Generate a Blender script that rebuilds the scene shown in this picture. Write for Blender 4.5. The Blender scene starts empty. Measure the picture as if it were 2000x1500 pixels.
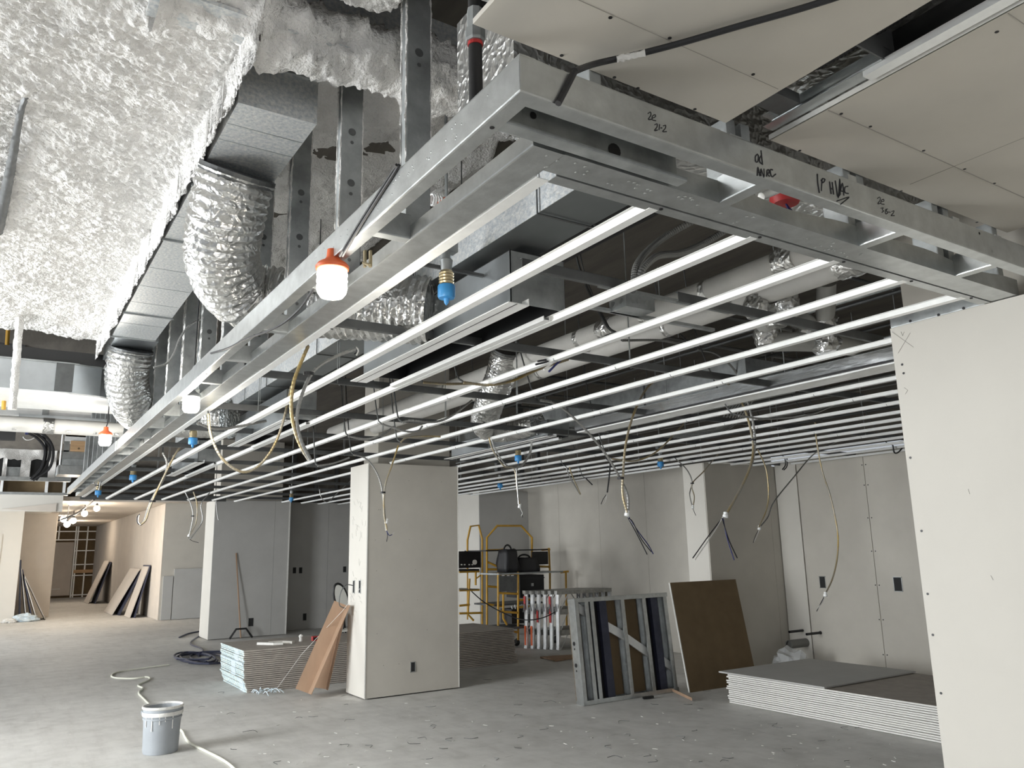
import bpy, bmesh, math, random
from mathutils import Vector, Matrix, noise
random.seed(7)
S = bpy.context.scene
COL = S.collection
V = Vector

# ---------------------------------------------------------------- camera
FPX, YAW, PITCH, ROLL, EYE = 1541.2, .57702, .20772, -.02096, 1.6
_cy, _sy, _cp, _sp = math.cos(YAW), math.sin(YAW), math.cos(PITCH), math.sin(PITCH)
CF = V((_sy*_cp, _cy*_cp, _sp))
CR = V((_cy, -_sy, 0))
CU = CR.cross(CF)
_c, _s = math.cos(ROLL), math.sin(ROLL)
CR, CU = CR*_c + CU*_s, CU*_c - CR*_s
CAM = V((0, 0, EYE))
cd = bpy.data.cameras.new('camera')
cam = bpy.data.objects.new('camera', cd)
COL.objects.link(cam)
cd.sensor_width = 36
cd.lens = FPX/2000*36
cd.clip_start, cd.clip_end = .05, 200
M3 = Matrix((CR, CU, -CF)).transposed()
cam.matrix_world = Matrix.Translation(CAM) @ M3.to_4x4()
S.camera = cam


def at(px, py, **k):
    """world point seen at a pixel of the photograph, on a plane x=, y= or z="""
    d = CF + CR*((px-1000)/FPX) - CU*((py-750)/FPX)
    a, v = list(k.items())[0]
    i = 'xyz'.index(a)
    return CAM + d*((v-CAM[i])/d[i])


# ---------------------------------------------------------------- light
S.view_settings.view_transform = 'Standard'
S.view_settings.look = 'None'
S.view_settings.gamma = 1
S.view_settings.use_curve_mapping = False
S.view_settings.exposure = 0.42
W = bpy.data.worlds.new('world')
S.world = W
W.use_nodes = True
W.node_tree.nodes['Background'].inputs[0].default_value = (.86, .92, 1, 1)
W.node_tree.nodes['Background'].inputs[1].default_value = .4


def area(name, loc, size, rot, power, colr=(1, 1, 1)):
    l = bpy.data.lights.new(name, 'AREA')
    l.shape = 'RECTANGLE'
    l.size, l.size_y = size
    l.energy = power
    l.color = colr
    o = bpy.data.objects.new(name, l)
    o.location = loc
    o.rotation_euler = rot
    COL.objects.link(o)
    return o


def lamp(name, loc, power, colr, r=.05):
    l = bpy.data.lights.new(name, 'POINT')
    l.energy = power
    l.color = colr
    l.shadow_soft_size = r
    o = bpy.data.objects.new(name, l)
    o.location = loc
    COL.objects.link(o)
    return o


# daylight through the window wall on the left and the openings behind the photographer
area('window_daylight', (-5.2, 6.9, 1.8), (17, 3.0), (0, -math.pi/2, 0), 2400, (.95, .98, 1))
area('far_window_daylight', (-5.2, 19.5, 1.8), (8.5, 3.0), (0, -math.pi/2, 0), 1050, (.95, .98, 1))
area('rear_window_daylight', (1.0, -5.5, 1.6), (9, 2.6), (math.pi/2, 0, 0), 90, (1, .98, .95))


# ---------------------------------------------------------------- materials
def mat(name, base, rough=.6, metal=0., var=.0, vscale=6., bump=0., bscale=40., emit=0., spec=None, stretch=None, base2=None, detail=4., alpha=None):
    m = bpy.data.materials.new(name)
    m.use_nodes = True
    nt = m.node_tree
    N, L = nt.nodes, nt.links
    b = N['Principled BSDF']
    c = (*base, 1)
    b.inputs['Base Color'].default_value = c
    b.inputs['Roughness'].default_value = rough
    b.inputs['Metallic'].default_value = metal
    if spec is not None:
        b.inputs['Specular IOR Level'].default_value = spec
    if emit:
        b.inputs['Emission Color'].default_value = c
        b.inputs['Emission Strength'].default_value = emit
    if alpha is not None:
        b.inputs['Alpha'].default_value = alpha
    tc = N.new('ShaderNodeTexCoord')
    vec = tc.outputs['Object']
    if stretch:
        mp = N.new('ShaderNodeMapping')
        mp.inputs['Scale'].default_value = stretch
        L.new(vec, mp.inputs[0])
        vec = mp.outputs[0]
    if var:
        n = N.new('ShaderNodeTexNoise')
        n.inputs['Scale'].default_value = vscale
        n.inputs['Detail'].default_value = detail
        n.inputs['Roughness'].default_value = .6
        L.new(vec, n.inputs['Vector'])
        r = N.new('ShaderNodeValToRGB')
        r.color_ramp.elements[0].position = .3
        r.color_ramp.elements[1].position = .7
        d2 = base2 or tuple(max(0, x*(1-var)) for x in base)
        r.color_ramp.elements[0].color = (*d2, 1)
        r.color_ramp.elements[1].color = (*[min(1, x*(1+(0 if base2 else var*.6))) for x in base], 1)
        L.new(n.outputs['Fac'], r.inputs[0])
        L.new(r.outputs[0], b.inputs['Base Color'])
    if bump:
        n2 = N.new('ShaderNodeTexNoise')
        n2.inputs['Scale'].default_value = bscale
        n2.inputs['Detail'].default_value = 5
        L.new(vec, n2.inputs['Vector'])
        bp = N.new('ShaderNodeBump')
        bp.inputs['Strength'].default_value = bump
        bp.inputs['Distance'].default_value = .02
        L.new(n2.outputs['Fac'], bp.inputs['Height'])
        L.new(bp.outputs[0], b.inputs['Normal'])
    return m


MT = dict(
    galv=mat('galvanized_steel', (.54, .56, .56), .33, .88, .16, 14, .06, 30),
    galv_b=mat('galvanized_painted_sheen', (.93, .94, .93), .42, .25, .05, 18),  # pale base colour paints in the highlight on galvanized steel
    galv_d=mat('dull_galvanized', (.42, .44, .44), .5, .7, .3, 8, .08, 25),
    duct=mat('duct_steel', (.52, .55, .57), .30, .9, .14, 3, .16, 2.5), ductd=mat('shaded_duct_steel', (.20, .215, .22), .5, .6, .12, 3),  # ductd is darkened to put shade on a duct underside
    dusty=mat('dusty_duct_steel', (.50, .54, .57), .45, .6, .5, 60, .12, 60, base2=(.80, .80, .78), detail=2),
    foil=None, steelc=mat('creased_sheet_steel', (.80, .82, .83), .24, .95, .05, 3, .35, 3.2, stretch=(3, .8, 3)),
    board=mat('drywall_paper', (.59, .56, .50), .85, 0, .05, 3, .02, 150, spec=.2),
    boardw=mat('drywall_ivory_and_lit', (.68, .655, .60), .85, 0, .03, 2, .02, 150, spec=.2),  # paler paper colour; on left faces it paints in window light
    boardg=mat('grey_wallboard', (.52, .515, .495), .85, 0, .05, 3, spec=.2),
    boardt=mat('tan_and_warm_lit_board', (.66, .60, .53), .85, 0, .06, 2, spec=.2),  # tan carries the warm bulb light in the corridor; leaning boards are tan
    brownb=mat('brown_board', (.20, .145, .085), .9, 0, .1, 6, spec=.15),
    edge=mat('gypsum_edge', (.80, .79, .75), .9, 0, .06, 30),
    gyps=mat('stack_paper', (.40, .365, .325), .9, 0, .12, 10, spec=.2),
    spray=mat('sprayed_fireproofing', (.88, .865, .84), .95, 0, .08, 5, 1.0, 70, spec=.1),
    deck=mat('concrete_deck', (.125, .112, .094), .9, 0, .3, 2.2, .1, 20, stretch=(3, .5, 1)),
    dark=mat('painted_shade', (.03, .03, .03), .9),  # near-black colour painted where openings, gaps and voids lie in shade
    black=mat('black_paint', (.012, .012, .013), .45),
    blackrub=mat('black_rubber', (.02, .02, .022), .55),
    iron=mat('dark_channel_iron', (.13, .135, .135), .5, .5, .2, 10),
    cable=mat('armoured_cable', (.42, .42, .41), .34, .9, .15, 60),
    cabley=mat('yellow_striped_cable', (.42, .30, .10), .42, .6, .3, 4, base2=(.40, .40, .38)),
    wirew=mat('white_wire', (.8, .79, .76), .5),
    wireb=mat('black_wire', (.02, .02, .025), .45),
    wirebl=mat('blue_wire', (.02, .025, .13), .45),
    conduit=mat('dark_flexible_conduit', (.22, .22, .21), .45, .5),
    pipe=mat('white_pipe_jacket', (.62, .61, .58), .6, 0, .06, 6),
    pipeg=mat('grey_pipe_wrap', (.42, .42, .40), .6, 0, .1, 6),
    yellow=mat('yellow_paint', (.58, .33, .045), .45, 0, .15, 10),
    orange=mat('orange_plastic', (.85, .16, .05), .45),
    blue=mat('blue_plastic', (.05, .28, .62), .4),
    red=mat('red_paint', (.45, .03, .03), .5),
    brass=mat('brass_thread', (.62, .52, .33), .3, .9),
    bucket=mat('grey_bucket_plastic', (.34, .365, .39), .5, 0, .08, 5),
    mud=mat('joint_compound', (.76, .75, .72), .9, 0, .1, 20, .3, 60),
    card=mat('brown_cardboard', (.40, .265, .175), .85, 0, .12, 8, stretch=(1, 1, .3)),
    wood=mat('pine_lumber', (.62, .40, .22), .7, 0, .25, 4, stretch=(.4, 4, 6)),
    cordw=mat('cream_cord', (.76, .76, .66), .5),
    hose=mat('blue_black_hose', (.045, .05, .085), .5, 0, .3, 8),
    alu=mat('aluminium', (.74, .75, .75), .4, .6, .15, 12),
    aluw=mat('worn_aluminium', (.42, .42, .40), .5, .7, .3, 14),
    plast=mat('clear_plastic', (.75, .77, .78), .2, 0, alpha=.45),
    chairw=mat('pale_chair_panel', (.80, .80, .74), .5),
    marker=mat('black_marker', (.015, .015, .018), .7),
    pencil=mat('pencil', (.33, .31, .28), .8),
    tapew=mat('white_end_tape', (.78, .82, .84), .7, 0, .2, 60, base2=(.45, .58, .66)),
    tapeg=mat('green_blue_end_tape', (.86, .88, .80), .7, 0, .4, 22, stretch=(1, 1.2, 5), base2=(.34, .52, .60), detail=2),
    glow=mat('lit_lens', (1, .95, .86), .5, emit=9),
    glowb=mat('lit_bulb', (1, .90, .74), .5, emit=14),
)


def floor_mat():
    m = bpy.data.materials.new('concrete_floor')
    m.use_nodes = True
    N, L = m.node_tree.nodes, m.node_tree.links
    b = N['Principled BSDF']
    b.inputs['Roughness'].default_value = .62
    b.inputs['Specular IOR Level'].default_value = .3
    tc = N.new('ShaderNodeTexCoord')

    def nz(scale, detail, stretch=None, rgh=.6):
        n = N.new('ShaderNodeTexNoise')
        n.inputs['Scale'].default_value = scale
        n.inputs['Detail'].default_value = detail
        n.inputs['Roughness'].default_value = rgh
        if stretch:
            mp = N.new('ShaderNodeMapping')
            mp.inputs['Scale'].default_value = stretch
            mp.inputs['Rotation'].default_value = (0, 0, .4)
            L.new(tc.outputs['Object'], mp.inputs[0])
            L.new(mp.outputs[0], n.inputs['Vector'])
        else:
            L.new(tc.outputs['Object'], n.inputs['Vector'])
        return n.outputs['Fac']

    def ramp(src, p0, p1, c0, c1):
        r = N.new('ShaderNodeValToRGB')
        r.color_ramp.elements[0].position, r.color_ramp.elements[1].position = p0, p1
        r.color_ramp.elements[0].color, r.color_ramp.elements[1].color = (*c0, 1), (*c1, 1)
        L.new(src, r.inputs[0])
        return r.outputs[0]

    def mix(a, bb, typ='MULTIPLY'):
        x = N.new('ShaderNodeMix')
        x.data_type = 'RGBA'
        x.blend_type = typ
        x.inputs[0].default_value = 1
        L.new(a, x.inputs[6])
        L.new(bb, x.inputs[7])
        return x.outputs[2]
    c = ramp(nz(.55, 6), .3, .72, (.60, .59, .565), (.76, .75, .72))
    c = mix(c, ramp(nz(4.5, 8), .25, .6, (.80, .80, .79), (1, 1, 1)))
    c = mix(c, ramp(nz(9, 7, (1, .16, 1), .7), .3, .5, (.89, .885, .88), (1, 1, 1)))
    c = mix(c, ramp(nz(14, 3, (.25, 2.2, 1)), .27, .33, (.55, .55, .55), (1, 1, 1)))
    c = mix(c, ramp(nz(17, 2), .70, .76, (1, 1, 1), (1.25, 1.25, 1.22)))
    L.new(c, b.inputs['Base Color'])
    bp = N.new('ShaderNodeBump')
    bp.inputs['Strength'].default_value = .12
    L.new(nz(30, 6), bp.inputs['Height'])
    L.new(bp.outputs[0], b.inputs['Normal'])
    return m


MT['floor'] = floor_mat()


def foil_mat():
    m = bpy.data.materials.new('crinkled_foil')
    m.use_nodes = True
    N, L = m.node_tree.nodes, m.node_tree.links
    b = N['Principled BSDF']
    b.inputs['Base Color'].default_value = (.66, .66, .645, 1)
    b.inputs['Metallic'].default_value = .92
    b.inputs['Roughness'].default_value = .30
    tc = N.new('ShaderNodeTexCoord')
    n = N.new('ShaderNodeTexNoise')
    n.inputs['Scale'].default_value = 9
    n.inputs['Detail'].default_value = 3
    L.new(tc.outputs['Object'], n.inputs['Vector'])
    v = N.new('ShaderNodeTexVoronoi')
    v.inputs['Scale'].default_value = 34
    mx = N.new('ShaderNodeMix')
    mx.data_type = 'VECTOR'
    mx.inputs[0].default_value = .12
    L.new(tc.outputs['Object'], mx.inputs[4])
    L.new(n.outputs['Color'], mx.inputs[5])
    L.new(mx.outputs[1], v.inputs['Vector'])
    bp = N.new('ShaderNodeBump')
    bp.inputs['Strength'].default_value = .5
    bp.inputs['Distance'].default_value = .018
    L.new(v.outputs['Distance'], bp.inputs['Height'])
    L.new(bp.outputs[0], b.inputs['Normal'])
    return m


MT['foil'] = foil_mat()


# ---------------------------------------------------------------- mesh helpers
ROOT = {}


class MB:
    def __init__(s):
        s.v, s.f = [], []

    def add(s, vs, fs):
        o = len(s.v)
        s.v += [V(p) for p in vs]
        s.f += [tuple(i+o for i in f) for f in fs]
        return s

    def box(s, a, b):
        x0, y0, z0 = a
        x1, y1, z1 = b
        return s.add([(x0, y0, z0), (x1, y0, z0), (x1, y1, z0), (x0, y1, z0), (x0, y0, z1), (x1, y0, z1), (x1, y1, z1), (x0, y1, z1)],
                     [(0, 3, 2, 1), (4, 5, 6, 7), (0, 1, 5, 4), (1, 2, 6, 5), (2, 3, 7, 6), (3, 0, 4, 7)])

    def obox(s, o, u, v, w):
        """box with a corner at o and three edge vectors"""
        o, u, v, w = V(o), V(u), V(v), V(w)
        p = [o, o+u, o+u+v, o+v]
        return s.add(p+[q+w for q in p], [(0, 3, 2, 1), (4, 5, 6, 7), (0, 1, 5, 4), (1, 2, 6, 5), (2, 3, 7, 6), (3, 0, 4, 7)])

    def prism(s, poly, w):
        """closed 3-D polygon swept by a vector"""
        n = len(poly)
        poly = [V(p) for p in poly]
        w = V(w)
        return s.add(poly+[p+w for p in poly],
                     [tuple(range(n))[::-1], tuple(range(n, 2*n))]+[(i, (i+1) % n, n+(i+1) % n, n+i) for i in range(n)])

    def ext(s, prof, p0, p1, u, v):
        p0, p1, u, v = V(p0), V(p1), V(u), V(v)
        return s.prism([p0+u*a+v*b for a, b in prof], p1-p0)

    def tube(s, pts, r, n=8, cap=True):
        pts = [V(p) for p in pts]
        m = len(pts)
        t = (pts[1]-pts[0]).normalized()
        nrm = t.orthogonal().normalized()
        o = len(s.v)
        for i, p in enumerate(pts):
            a = pts[max(0, i-1)]
            b = pts[min(m-1, i+1)]
            t2 = b-a
            if t2.length > 1e-9:
                t2.normalize()
                nrm = (nrm - t2*nrm.dot(t2))
                nrm = nrm.normalized() if nrm.length > 1e-6 else t2.orthogonal().normalized()
                t = t2
            bn = t.cross(nrm)
            for k in range(n):
                an = 2*math.pi*k/n
                rr = r(i, k) if callable(r) else r
                s.v.append(p + (nrm*math.cos(an)+bn*math.sin(an))*rr)
        for i in range(m-1):
            for k in range(n):
                k2 = (k+1) % n
                s.f.append((o+i*n+k, o+i*n+k2, o+(i+1)*n+k2, o+(i+1)*n+k))
        if cap:
            s.f.append(tuple(o+k for k in range(n))[::-1])
            s.f.append(tuple(o+(m-1)*n+k for k in range(n)))
        return s

    def lathe(s, prof, c, n=24, axis=(0, 0, 1), close=False):
        ax = V(axis).normalized()
        u = ax.orthogonal().normalized()
        w = ax.cross(u)
        c = V(c)
        o = len(s.v)
        m = len(prof)
        for r, h in prof:
            for k in range(n):
                a = 2*math.pi*k/n
                s.v.append(c+ax*h+(u*math.cos(a)+w*math.sin(a))*max(r, 1e-4))
        for i in range(m-1 if not close else m):
            j = (i+1) % m
            for k in range(n):
                k2 = (k+1) % n
                s.f.append((o+i*n+k, o+i*n+k2, o+j*n+k2, o+j*n+k))
        if not close:
            s.f.append(tuple(o+k for k in range(n))[::-1])
            s.f.append(tuple(o+(m-1)*n+k for k in range(n)))
        return s

    def build(s, name, m, parent=None, smooth=False, recalc=True):
        me = bpy.data.meshes.new(name)
        off = ROOT.get(parent.name, V((0, 0, 0))) if parent else V((0, 0, 0))
        me.from_pydata([p-off for p in s.v], [], s.f)
        if recalc:
            bm = bmesh.new()
            bm.from_mesh(me)
            bmesh.ops.recalc_face_normals(bm, faces=bm.faces)
            bm.to_mesh(me)
            bm.free()
        me.materials.append(MT[m])
        if smooth:
            me.polygons.foreach_set('use_smooth', [True]*len(me.polygons))
            me.set_sharp_from_angle(angle=math.radians(42))
        o = bpy.data.objects.new(name, me)
        COL.objects.link(o)
        if parent:
            o.parent = parent
            ROOT[o.name] = off
        return o


def thing(name, label, cat, loc=(0, 0, 0), group=None):
    o = bpy.data.objects.new(name, None)
    COL.objects.link(o)
    o.empty_display_size = .1
    o.location = loc
    ROOT[o.name] = V(loc)
    o['label'], o['category'] = label, cat
    if group:
        o['group'] = group
    return o


def tag(o, label, cat, group=None):
    o['label'], o['category'] = label, cat
    if group:
        o['group'] = group
    return o


def struct(o):
    o['kind'] = 'structure'
    return o


def B(a, b):
    return MB().box(a, b)


def spline(pts, k=8):
    pts = [V(p) for p in pts]
    if len(pts) < 3:
        return [pts[0].lerp(pts[-1], i/k) for i in range(k+1)]
    P = [pts[0]*2-pts[1]]+pts+[pts[-1]*2-pts[-2]]
    out = []
    for i in range(1, len(P)-2):
        a, b, c, d = P[i-1], P[i], P[i+1], P[i+2]
        for j in range(k):
            t = j/k
            out.append(((b*2)+(c-a)*t+(a*2-b*5+c*4-d)*t*t+(b*3-a-c*3+d)*t**3)*.5)
    out.append(pts[-1])
    return out


def even(pts, step):
    """resample a polyline at even steps"""
    L = [0]
    for a, b in zip(pts, pts[1:]):
        L.append(L[-1]+(b-a).length)
    n = max(2, int(L[-1]/step))
    out, j = [], 0
    for i in range(n+1):
        d = L[-1]*i/n
        while j < len(L)-2 and L[j+1] < d:
            j += 1
        t = (d-L[j])/max(1e-9, L[j+1]-L[j])
        out.append(pts[j].lerp(pts[j+1], min(1, t)))
    return out


def strip(pts, t):
    """closed outline of thickness t round an open 2-D polyline"""
    n = len(pts)
    Lf, Rt = [], []
    for i in range(n):
        d = []
        if i > 0:
            d.append(V((pts[i][0]-pts[i-1][0], pts[i][1]-pts[i-1][1])).normalized())
        if i < n-1:
            d.append(V((pts[i+1][0]-pts[i][0], pts[i+1][1]-pts[i][1])).normalized())
        nn = [V((-e[1], e[0])) for e in d]
        q = nn[0] if len(nn) == 1 else (nn[0]+nn[1]).normalized()
        k = t/2/max(.35, q.dot(nn[0]))
        Lf.append((pts[i][0]+q[0]*k, pts[i][1]+q[1]*k))
        Rt.append((pts[i][0]-q[0]*k, pts[i][1]-q[1]*k))
    return Lf+Rt[::-1]


def rounded(pts, r=.004):
    """round the inner corners of an open polyline"""
    out = [pts[0]]
    for a, b, c in zip(pts, pts[1:], pts[2:]):
        a, b, c = V(a), V(b), V(c)
        p, q = b+(a-b).normalized()*r, b+(c-b).normalized()*r
        out += [tuple(p), tuple((p+q)*.15+b*.7), tuple(q)]
    return out+[pts[-1]]


def uprof(w, f, t=.002):            # track: web along a, flanges along b
    return strip(rounded([(0, f), (0, 0), (w, 0), (w, f)]), t)


def cprof(w, f, lip=.012, t=.002):  # stud with lips
    return strip(rounded([(lip, f), (0, f), (0, 0), (w, 0), (w, f), (w-lip, f)]), t)


def hat(w=.036, h=.020, fl=.013, t=.0016):
    a = w/2
    return strip([(-a-.010-fl, h), (-a-.010, h), (-a, 0), (a, 0), (a+.010, h), (a+.010+fl, h)], t)


def screw_dots(mb, pts, n, r=.006, h=.0015):
    for p in pts:
        mb.lathe([(r, 0), (r, h)], p, 7, n)
# ================================================================ SETTING
CZ = 2.64                      # underside of the metal ceiling grid
f = B((-9, -7, -.2), (13, 47, 0)).build('floor', 'floor')
struct(f)
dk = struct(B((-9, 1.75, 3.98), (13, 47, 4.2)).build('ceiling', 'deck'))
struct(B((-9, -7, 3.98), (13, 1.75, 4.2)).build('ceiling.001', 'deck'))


def outlet(parent, c, n, u, w=.055, h=.10, lined=True):
    """open steel electrical box let into a wall: rim, dark inside"""
    c, n, u = V(c), V(n), V(u)
    z = V((0, 0, 1))
    rim = MB()
    t = .007
    for o, a, b in ((c-u*w/2-z*h/2, u*w, z*t), (c-u*w/2+z*(h/2-t), u*w, z*t), (c-u*w/2-z*h/2, u*t, z*h), (c+u*(w/2-t)-z*h/2, u*t, z*h)):
        rim.obox(o-n*.004, a, b, n*.010)
    e = rim.build('electrical_box', 'galv' if lined else 'iron', parent)
    MB().obox(c-u*(w/2-t)-z*(h/2-t), u*(w-2*t), z*(h-2*t), n*.003).build('box_shade', 'dark', e)  # dark plate paints the shade inside the box
    return e


def boards(parent, o, u, w, h, widths, m, th=.012, gap=.004, n=None):
    """drywall boards side by side on a wall face"""
    o, u, n = V(o), V(u), V(n)
    z = V((0, 0, 1))
    x = 0
    for q in widths:
        MB().obox(o+u*(x+gap/2), u*(q-gap), z*h, n*th).build('drywall_board', m, parent)
        x += q


# ---- right-hand column beside the camera
w = struct(B((3.662, -3, .012), (4.86, 2.138, 2.63)).build('wall_right', 'board'))
for a, b in ((-3, .92), (.924, 2.15)):
    B((3.65, a, .012), (3.662, b, CZ)).build('drywall_board', 'boardw', w)  # paler board colour adds the daylight on this face
B((3.662, 2.138, .012), (4.86, 2.15, CZ)).build('drywall_board', 'board', w)
B((3.74, -3, CZ), (4.85, 2.12, 3.98)).build('upper_drywall', 'board', w)
m = MB()
screw_dots(m, [at(px, py, x=3.65) for px, py in ((1800, 1037), (1812, 1160), (1838, 1354), (1778, 894), (1765, 729), (1762, 712), (1822, 1240))], (-1, 0, 0))
m.build('screw', 'black', w)
m = MB()
for pl in (((1742, 648), (1784, 678)), ((1778, 650), (1754, 690)), ((1760, 648), (1763, 656), (1766, 648)), ((1766, 757), (1773, 762), (1768, 770)), ((1891, 955), (1894, 965)), ((1935, 1124), (1940, 1133))):
    m.tube([at(*p, x=3.6495) for p in pl], .0011, 4)
m.build('pencil_mark', 'pencil', w)
B((3.60, 2.20, 0), (3.70, 2.42, .014)).build('bottom_shim', 'edge', w)

# ---- free-standing drywall column
w = struct(B((3.655, 8.75, .014), (4.833, 9.29, 2.64)).build('wall_column', 'board'))
boards(w, (3.643, 8.738, .014), (1, 0, 0), 1.2, 2.631, (1.202,), 'board', n=(0, 1, 0))
boards(w, (3.643, 8.752, .014), (0, 1, 0), .5, 2.631, (.55,), 'boardw', n=(1, 0, 0))  # left face gets the lit copy of the board colour
boards(w, (4.833, 8.752, .014), (0, 1, 0), .5, 2.631, (.55,), 'board', n=(1, 0, 0))
B((3.70, 8.78, 0), (4.79, 9.25, .014)).build('base_gap_shade', 'dark', w)  # dark slab painting the shade under the column
B((3.639, 8.734, .014), (3.649, 8.738, 2.645)).build('corner_bead', 'edge', w)
B((4.839, 8.734, .014), (4.848, 8.738, 2.645)).build('corner_bead', 'edge', w)
B((3.79, 8.80, 2.64), (4.76, 9.24, 3.98)).build('upper_drywall', 'board', w)
outlet(w, (4.233, 8.738, .30), (0, -1, 0), (1, 0, 0), .062, .115)
outlet(w, (3.643, 9.115, 1.216), (-1, 0, 0), (0, 1, 0), .062, .15)
outlet(w, (3.643, 8.93, 1.222), (-1, 0, 0), (0, 1, 0), .062, .15)
m = MB()
screw_dots(m, [(3.70+random.random()*1.1, 8.737, z) for z in (.35, .7, 1.05, 1.4, 1.75, 2.1, 2.45) for k in range(2)], (0, -1, 0), .005)
m.build('screw', 'pencil', w)
m = MB()
for k in range(34):
    y, z = 8.80+random.random()*.40, .75+random.random()**.8*1.6
    a = random.uniform(.2, 2.4)
    m.tube(spline([(3.6425, y, z), (3.6425, y+.03*math.cos(a), z+.02), (3.6425, y+.07*math.cos(a), z+.07*math.sin(a))], 3), .0014, 4)
m.build('pencil_mark', 'pencil', w)

# ---- second column further back
w = struct(B((3.722, 16.812, .01), (5.25, 17.6, 2.72)).build('wall_column.001', 'boardg'))
boards(w, (3.71, 16.80, .01), (1, 0, 0), 1.5, 2.71, (1.22, .30), 'boardg', n=(0, 1, 0))
boards(w, (3.71, 16.814, .01), (0, 1, 0), .8, 2.71, (.78,), 'boardw', n=(1, 0, 0))  # window light on the left face painted as paler board
B((5.225, 16.79, .01), (5.252, 16.80, 2.72)).build('corner_bead', 'edge', w)
B((3.82, 16.9, 2.72), (5.1, 17.5, 3.98)).build('upper_drywall', 'board', w)
outlet(w, (4.529, 16.80, .29), (0, -1, 0), (1, 0, 0), .1, .16, False)

# ---- recessed grey wall between the columns
w = struct(B((5.23, 17.612, 0), (9.4, 17.8, 2.75)).build('wall_back', 'boardg'))
boards(w, (5.24, 17.60, .01), (1, 0, 0), 3.6, 2.735, (1.15, 1.22, 1.22, .5), 'boardg', n=(0, 1, 0))
for x, z in ((5.638, 1.267), (5.776, 1.263), (6.797, 1.255)):
    outlet(w, (x, 17.60, z), (0, -1, 0), (1, 0, 0), .075, .13, False)
outlet(w, (5.902, 17.60, .264), (0, -1, 0), (1, 0, 0), .08, .15, False)
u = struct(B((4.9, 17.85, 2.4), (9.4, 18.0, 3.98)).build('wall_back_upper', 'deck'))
for k in range(9):
    B((5.1+k*.5, 17.80, 2.76), (5.17+k*.5, 17.85, 3.98)).build('form_strip', 'iron', u)

# ---- corridor
w = struct(B((3.812, 23.012, 0), (6.2, 40, 3.03)).build('wall_corridor', 'boardt'))  # tan board colour holds the warm glow of the bulbs
boards(w, (3.80, 23.0, .01), (0, 1, 0), 17, 3.02, (2.44, 2.44, 2.44, 2.44, 2.44, 2.44, 2.2), 'boardt', n=(1, 0, 0), gap=.006)
boards(w, (3.812, 23.0, .01), (1, 0, 0), 2.3, 3.02, (1.2, 1.2), 'board', n=(0, 1, 0), gap=.006)
c = struct(B((.75, 22.4, 3.03), (7.5, 40, 3.12)).build('ceiling.002', 'boardt'))
for k in range(7):
    B((.76, 22.4+k*2.5, 3.018), (3.79, 22.4+k*2.5+2.49, 3.03)).build('ceiling_board', 'boardt', c)
# end wall: metal studs and horizontal channels over brown board, and a boarded bay
w = struct(B((.3, 39.95, 0), (4.3, 40.1, 3.2)).build('wall_corridor_end', 'brownb'))
B((.3, 39.80, .10), (2.98, 39.84, 2.34)).build('drywall_board', 'boardt', w)
B((.3, 39.78, .36), (2.6, 39.80, .40)).build('ledge_strip', 'edge', w)
for x in (2.35, 3.0, 3.08, 3.45, 3.85, 4.04):
    B((x, 39.82, 0 if x > 2.9 else 2.42), (x+.05, 39.95, 3.1)).build('stud', 'galv_b', w)
for z, x0 in ((2.42, .3), (2.78, .3), (3.04, .3), (1.95, 3.05), (1.36, 3.05), (.90, 3.05), (.08, 3.05)):
    B((x0, 39.80, z), (4.1, 39.83, z+.045)).build('bridging_channel', 'galv_b', w)
B((3.05, 39.78, 1.02), (4.1, 39.80, 1.16)).build('plywood_strip', 'wood', w)

# ---- left-hand walls
w = struct(B((-8, 25.612, 0), (.66, 25.9, 2.95)).build('wall_left', 'boardw'))
boards(w, (-8, 25.60, .01), (1, 0, 0), 8, 2.93, (7.4, 1.26), 'boardw', n=(0, 1, 0))
B((-1, 25.57, 0), (.20, 25.60, 2.30)).build('opening_frame', 'boardw', w)
B((-1, 25.555, .9), (.09, 25.57, 2.22)).build('opening_shade', 'dark', w)  # dark sheet painted as the unlit opening
w = struct(B((.66, 27.0, 0), (1.545, 27.4, 2.95)).build('wall_left_rear', 'boardt'))
boards(w, (.67, 26.98, .01), (1, 0, 0), .86, 2.92, (.86,), 'boardt', n=(0, 1, 0), th=.02)
m = MB().prism([(-8, 22, 2.73), (-8, 22, 3.12), (-8, 27, 3.12), (-8, 27, 2.93), (-8, 25.6, 2.93)], (9.33, 0, 0))
w = struct(m.build('wall_bulkhead', 'boardw'))
m = MB().prism([(.1, 21.98, 2.78), (1.2, 21.98, 2.73), (1.2, 21.98, 2.93)], (0, .02, 0))
m.build('underside_shade', 'boardt', w)  # darker triangle painting the shade of the ceiling underside
# open frame over the bulkhead
fr = thing('bulkhead_frame', 'open metal framed box with brown board behind, on the far left bulkhead', 'framing', (0, 21.9, 3.12))
B((-3, 21.95, 3.12), (1.42, 22.2, 3.18)).build('bottom_track', 'galv', fr)
B((-3, 21.90, 3.46), (1.45, 22.2, 3.64)).build('top_track', 'galv_d', fr)
B((-3, 22.2, 3.18), (1.42, 22.25, 3.46)).build('backing_board', 'brownb', fr)
for x in (-2.2, -1.3, -.5, .02, .93, 1.30):
    B((x, 21.95, 3.18), (x+.055, 22.2, 3.46)).build('stud', 'galv_b', fr)
m = B((-5, 23.3, 3.12), (7.6, 23.5, 3.98))
struct(m.build('wall_back_left_upper', 'deck'))

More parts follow.
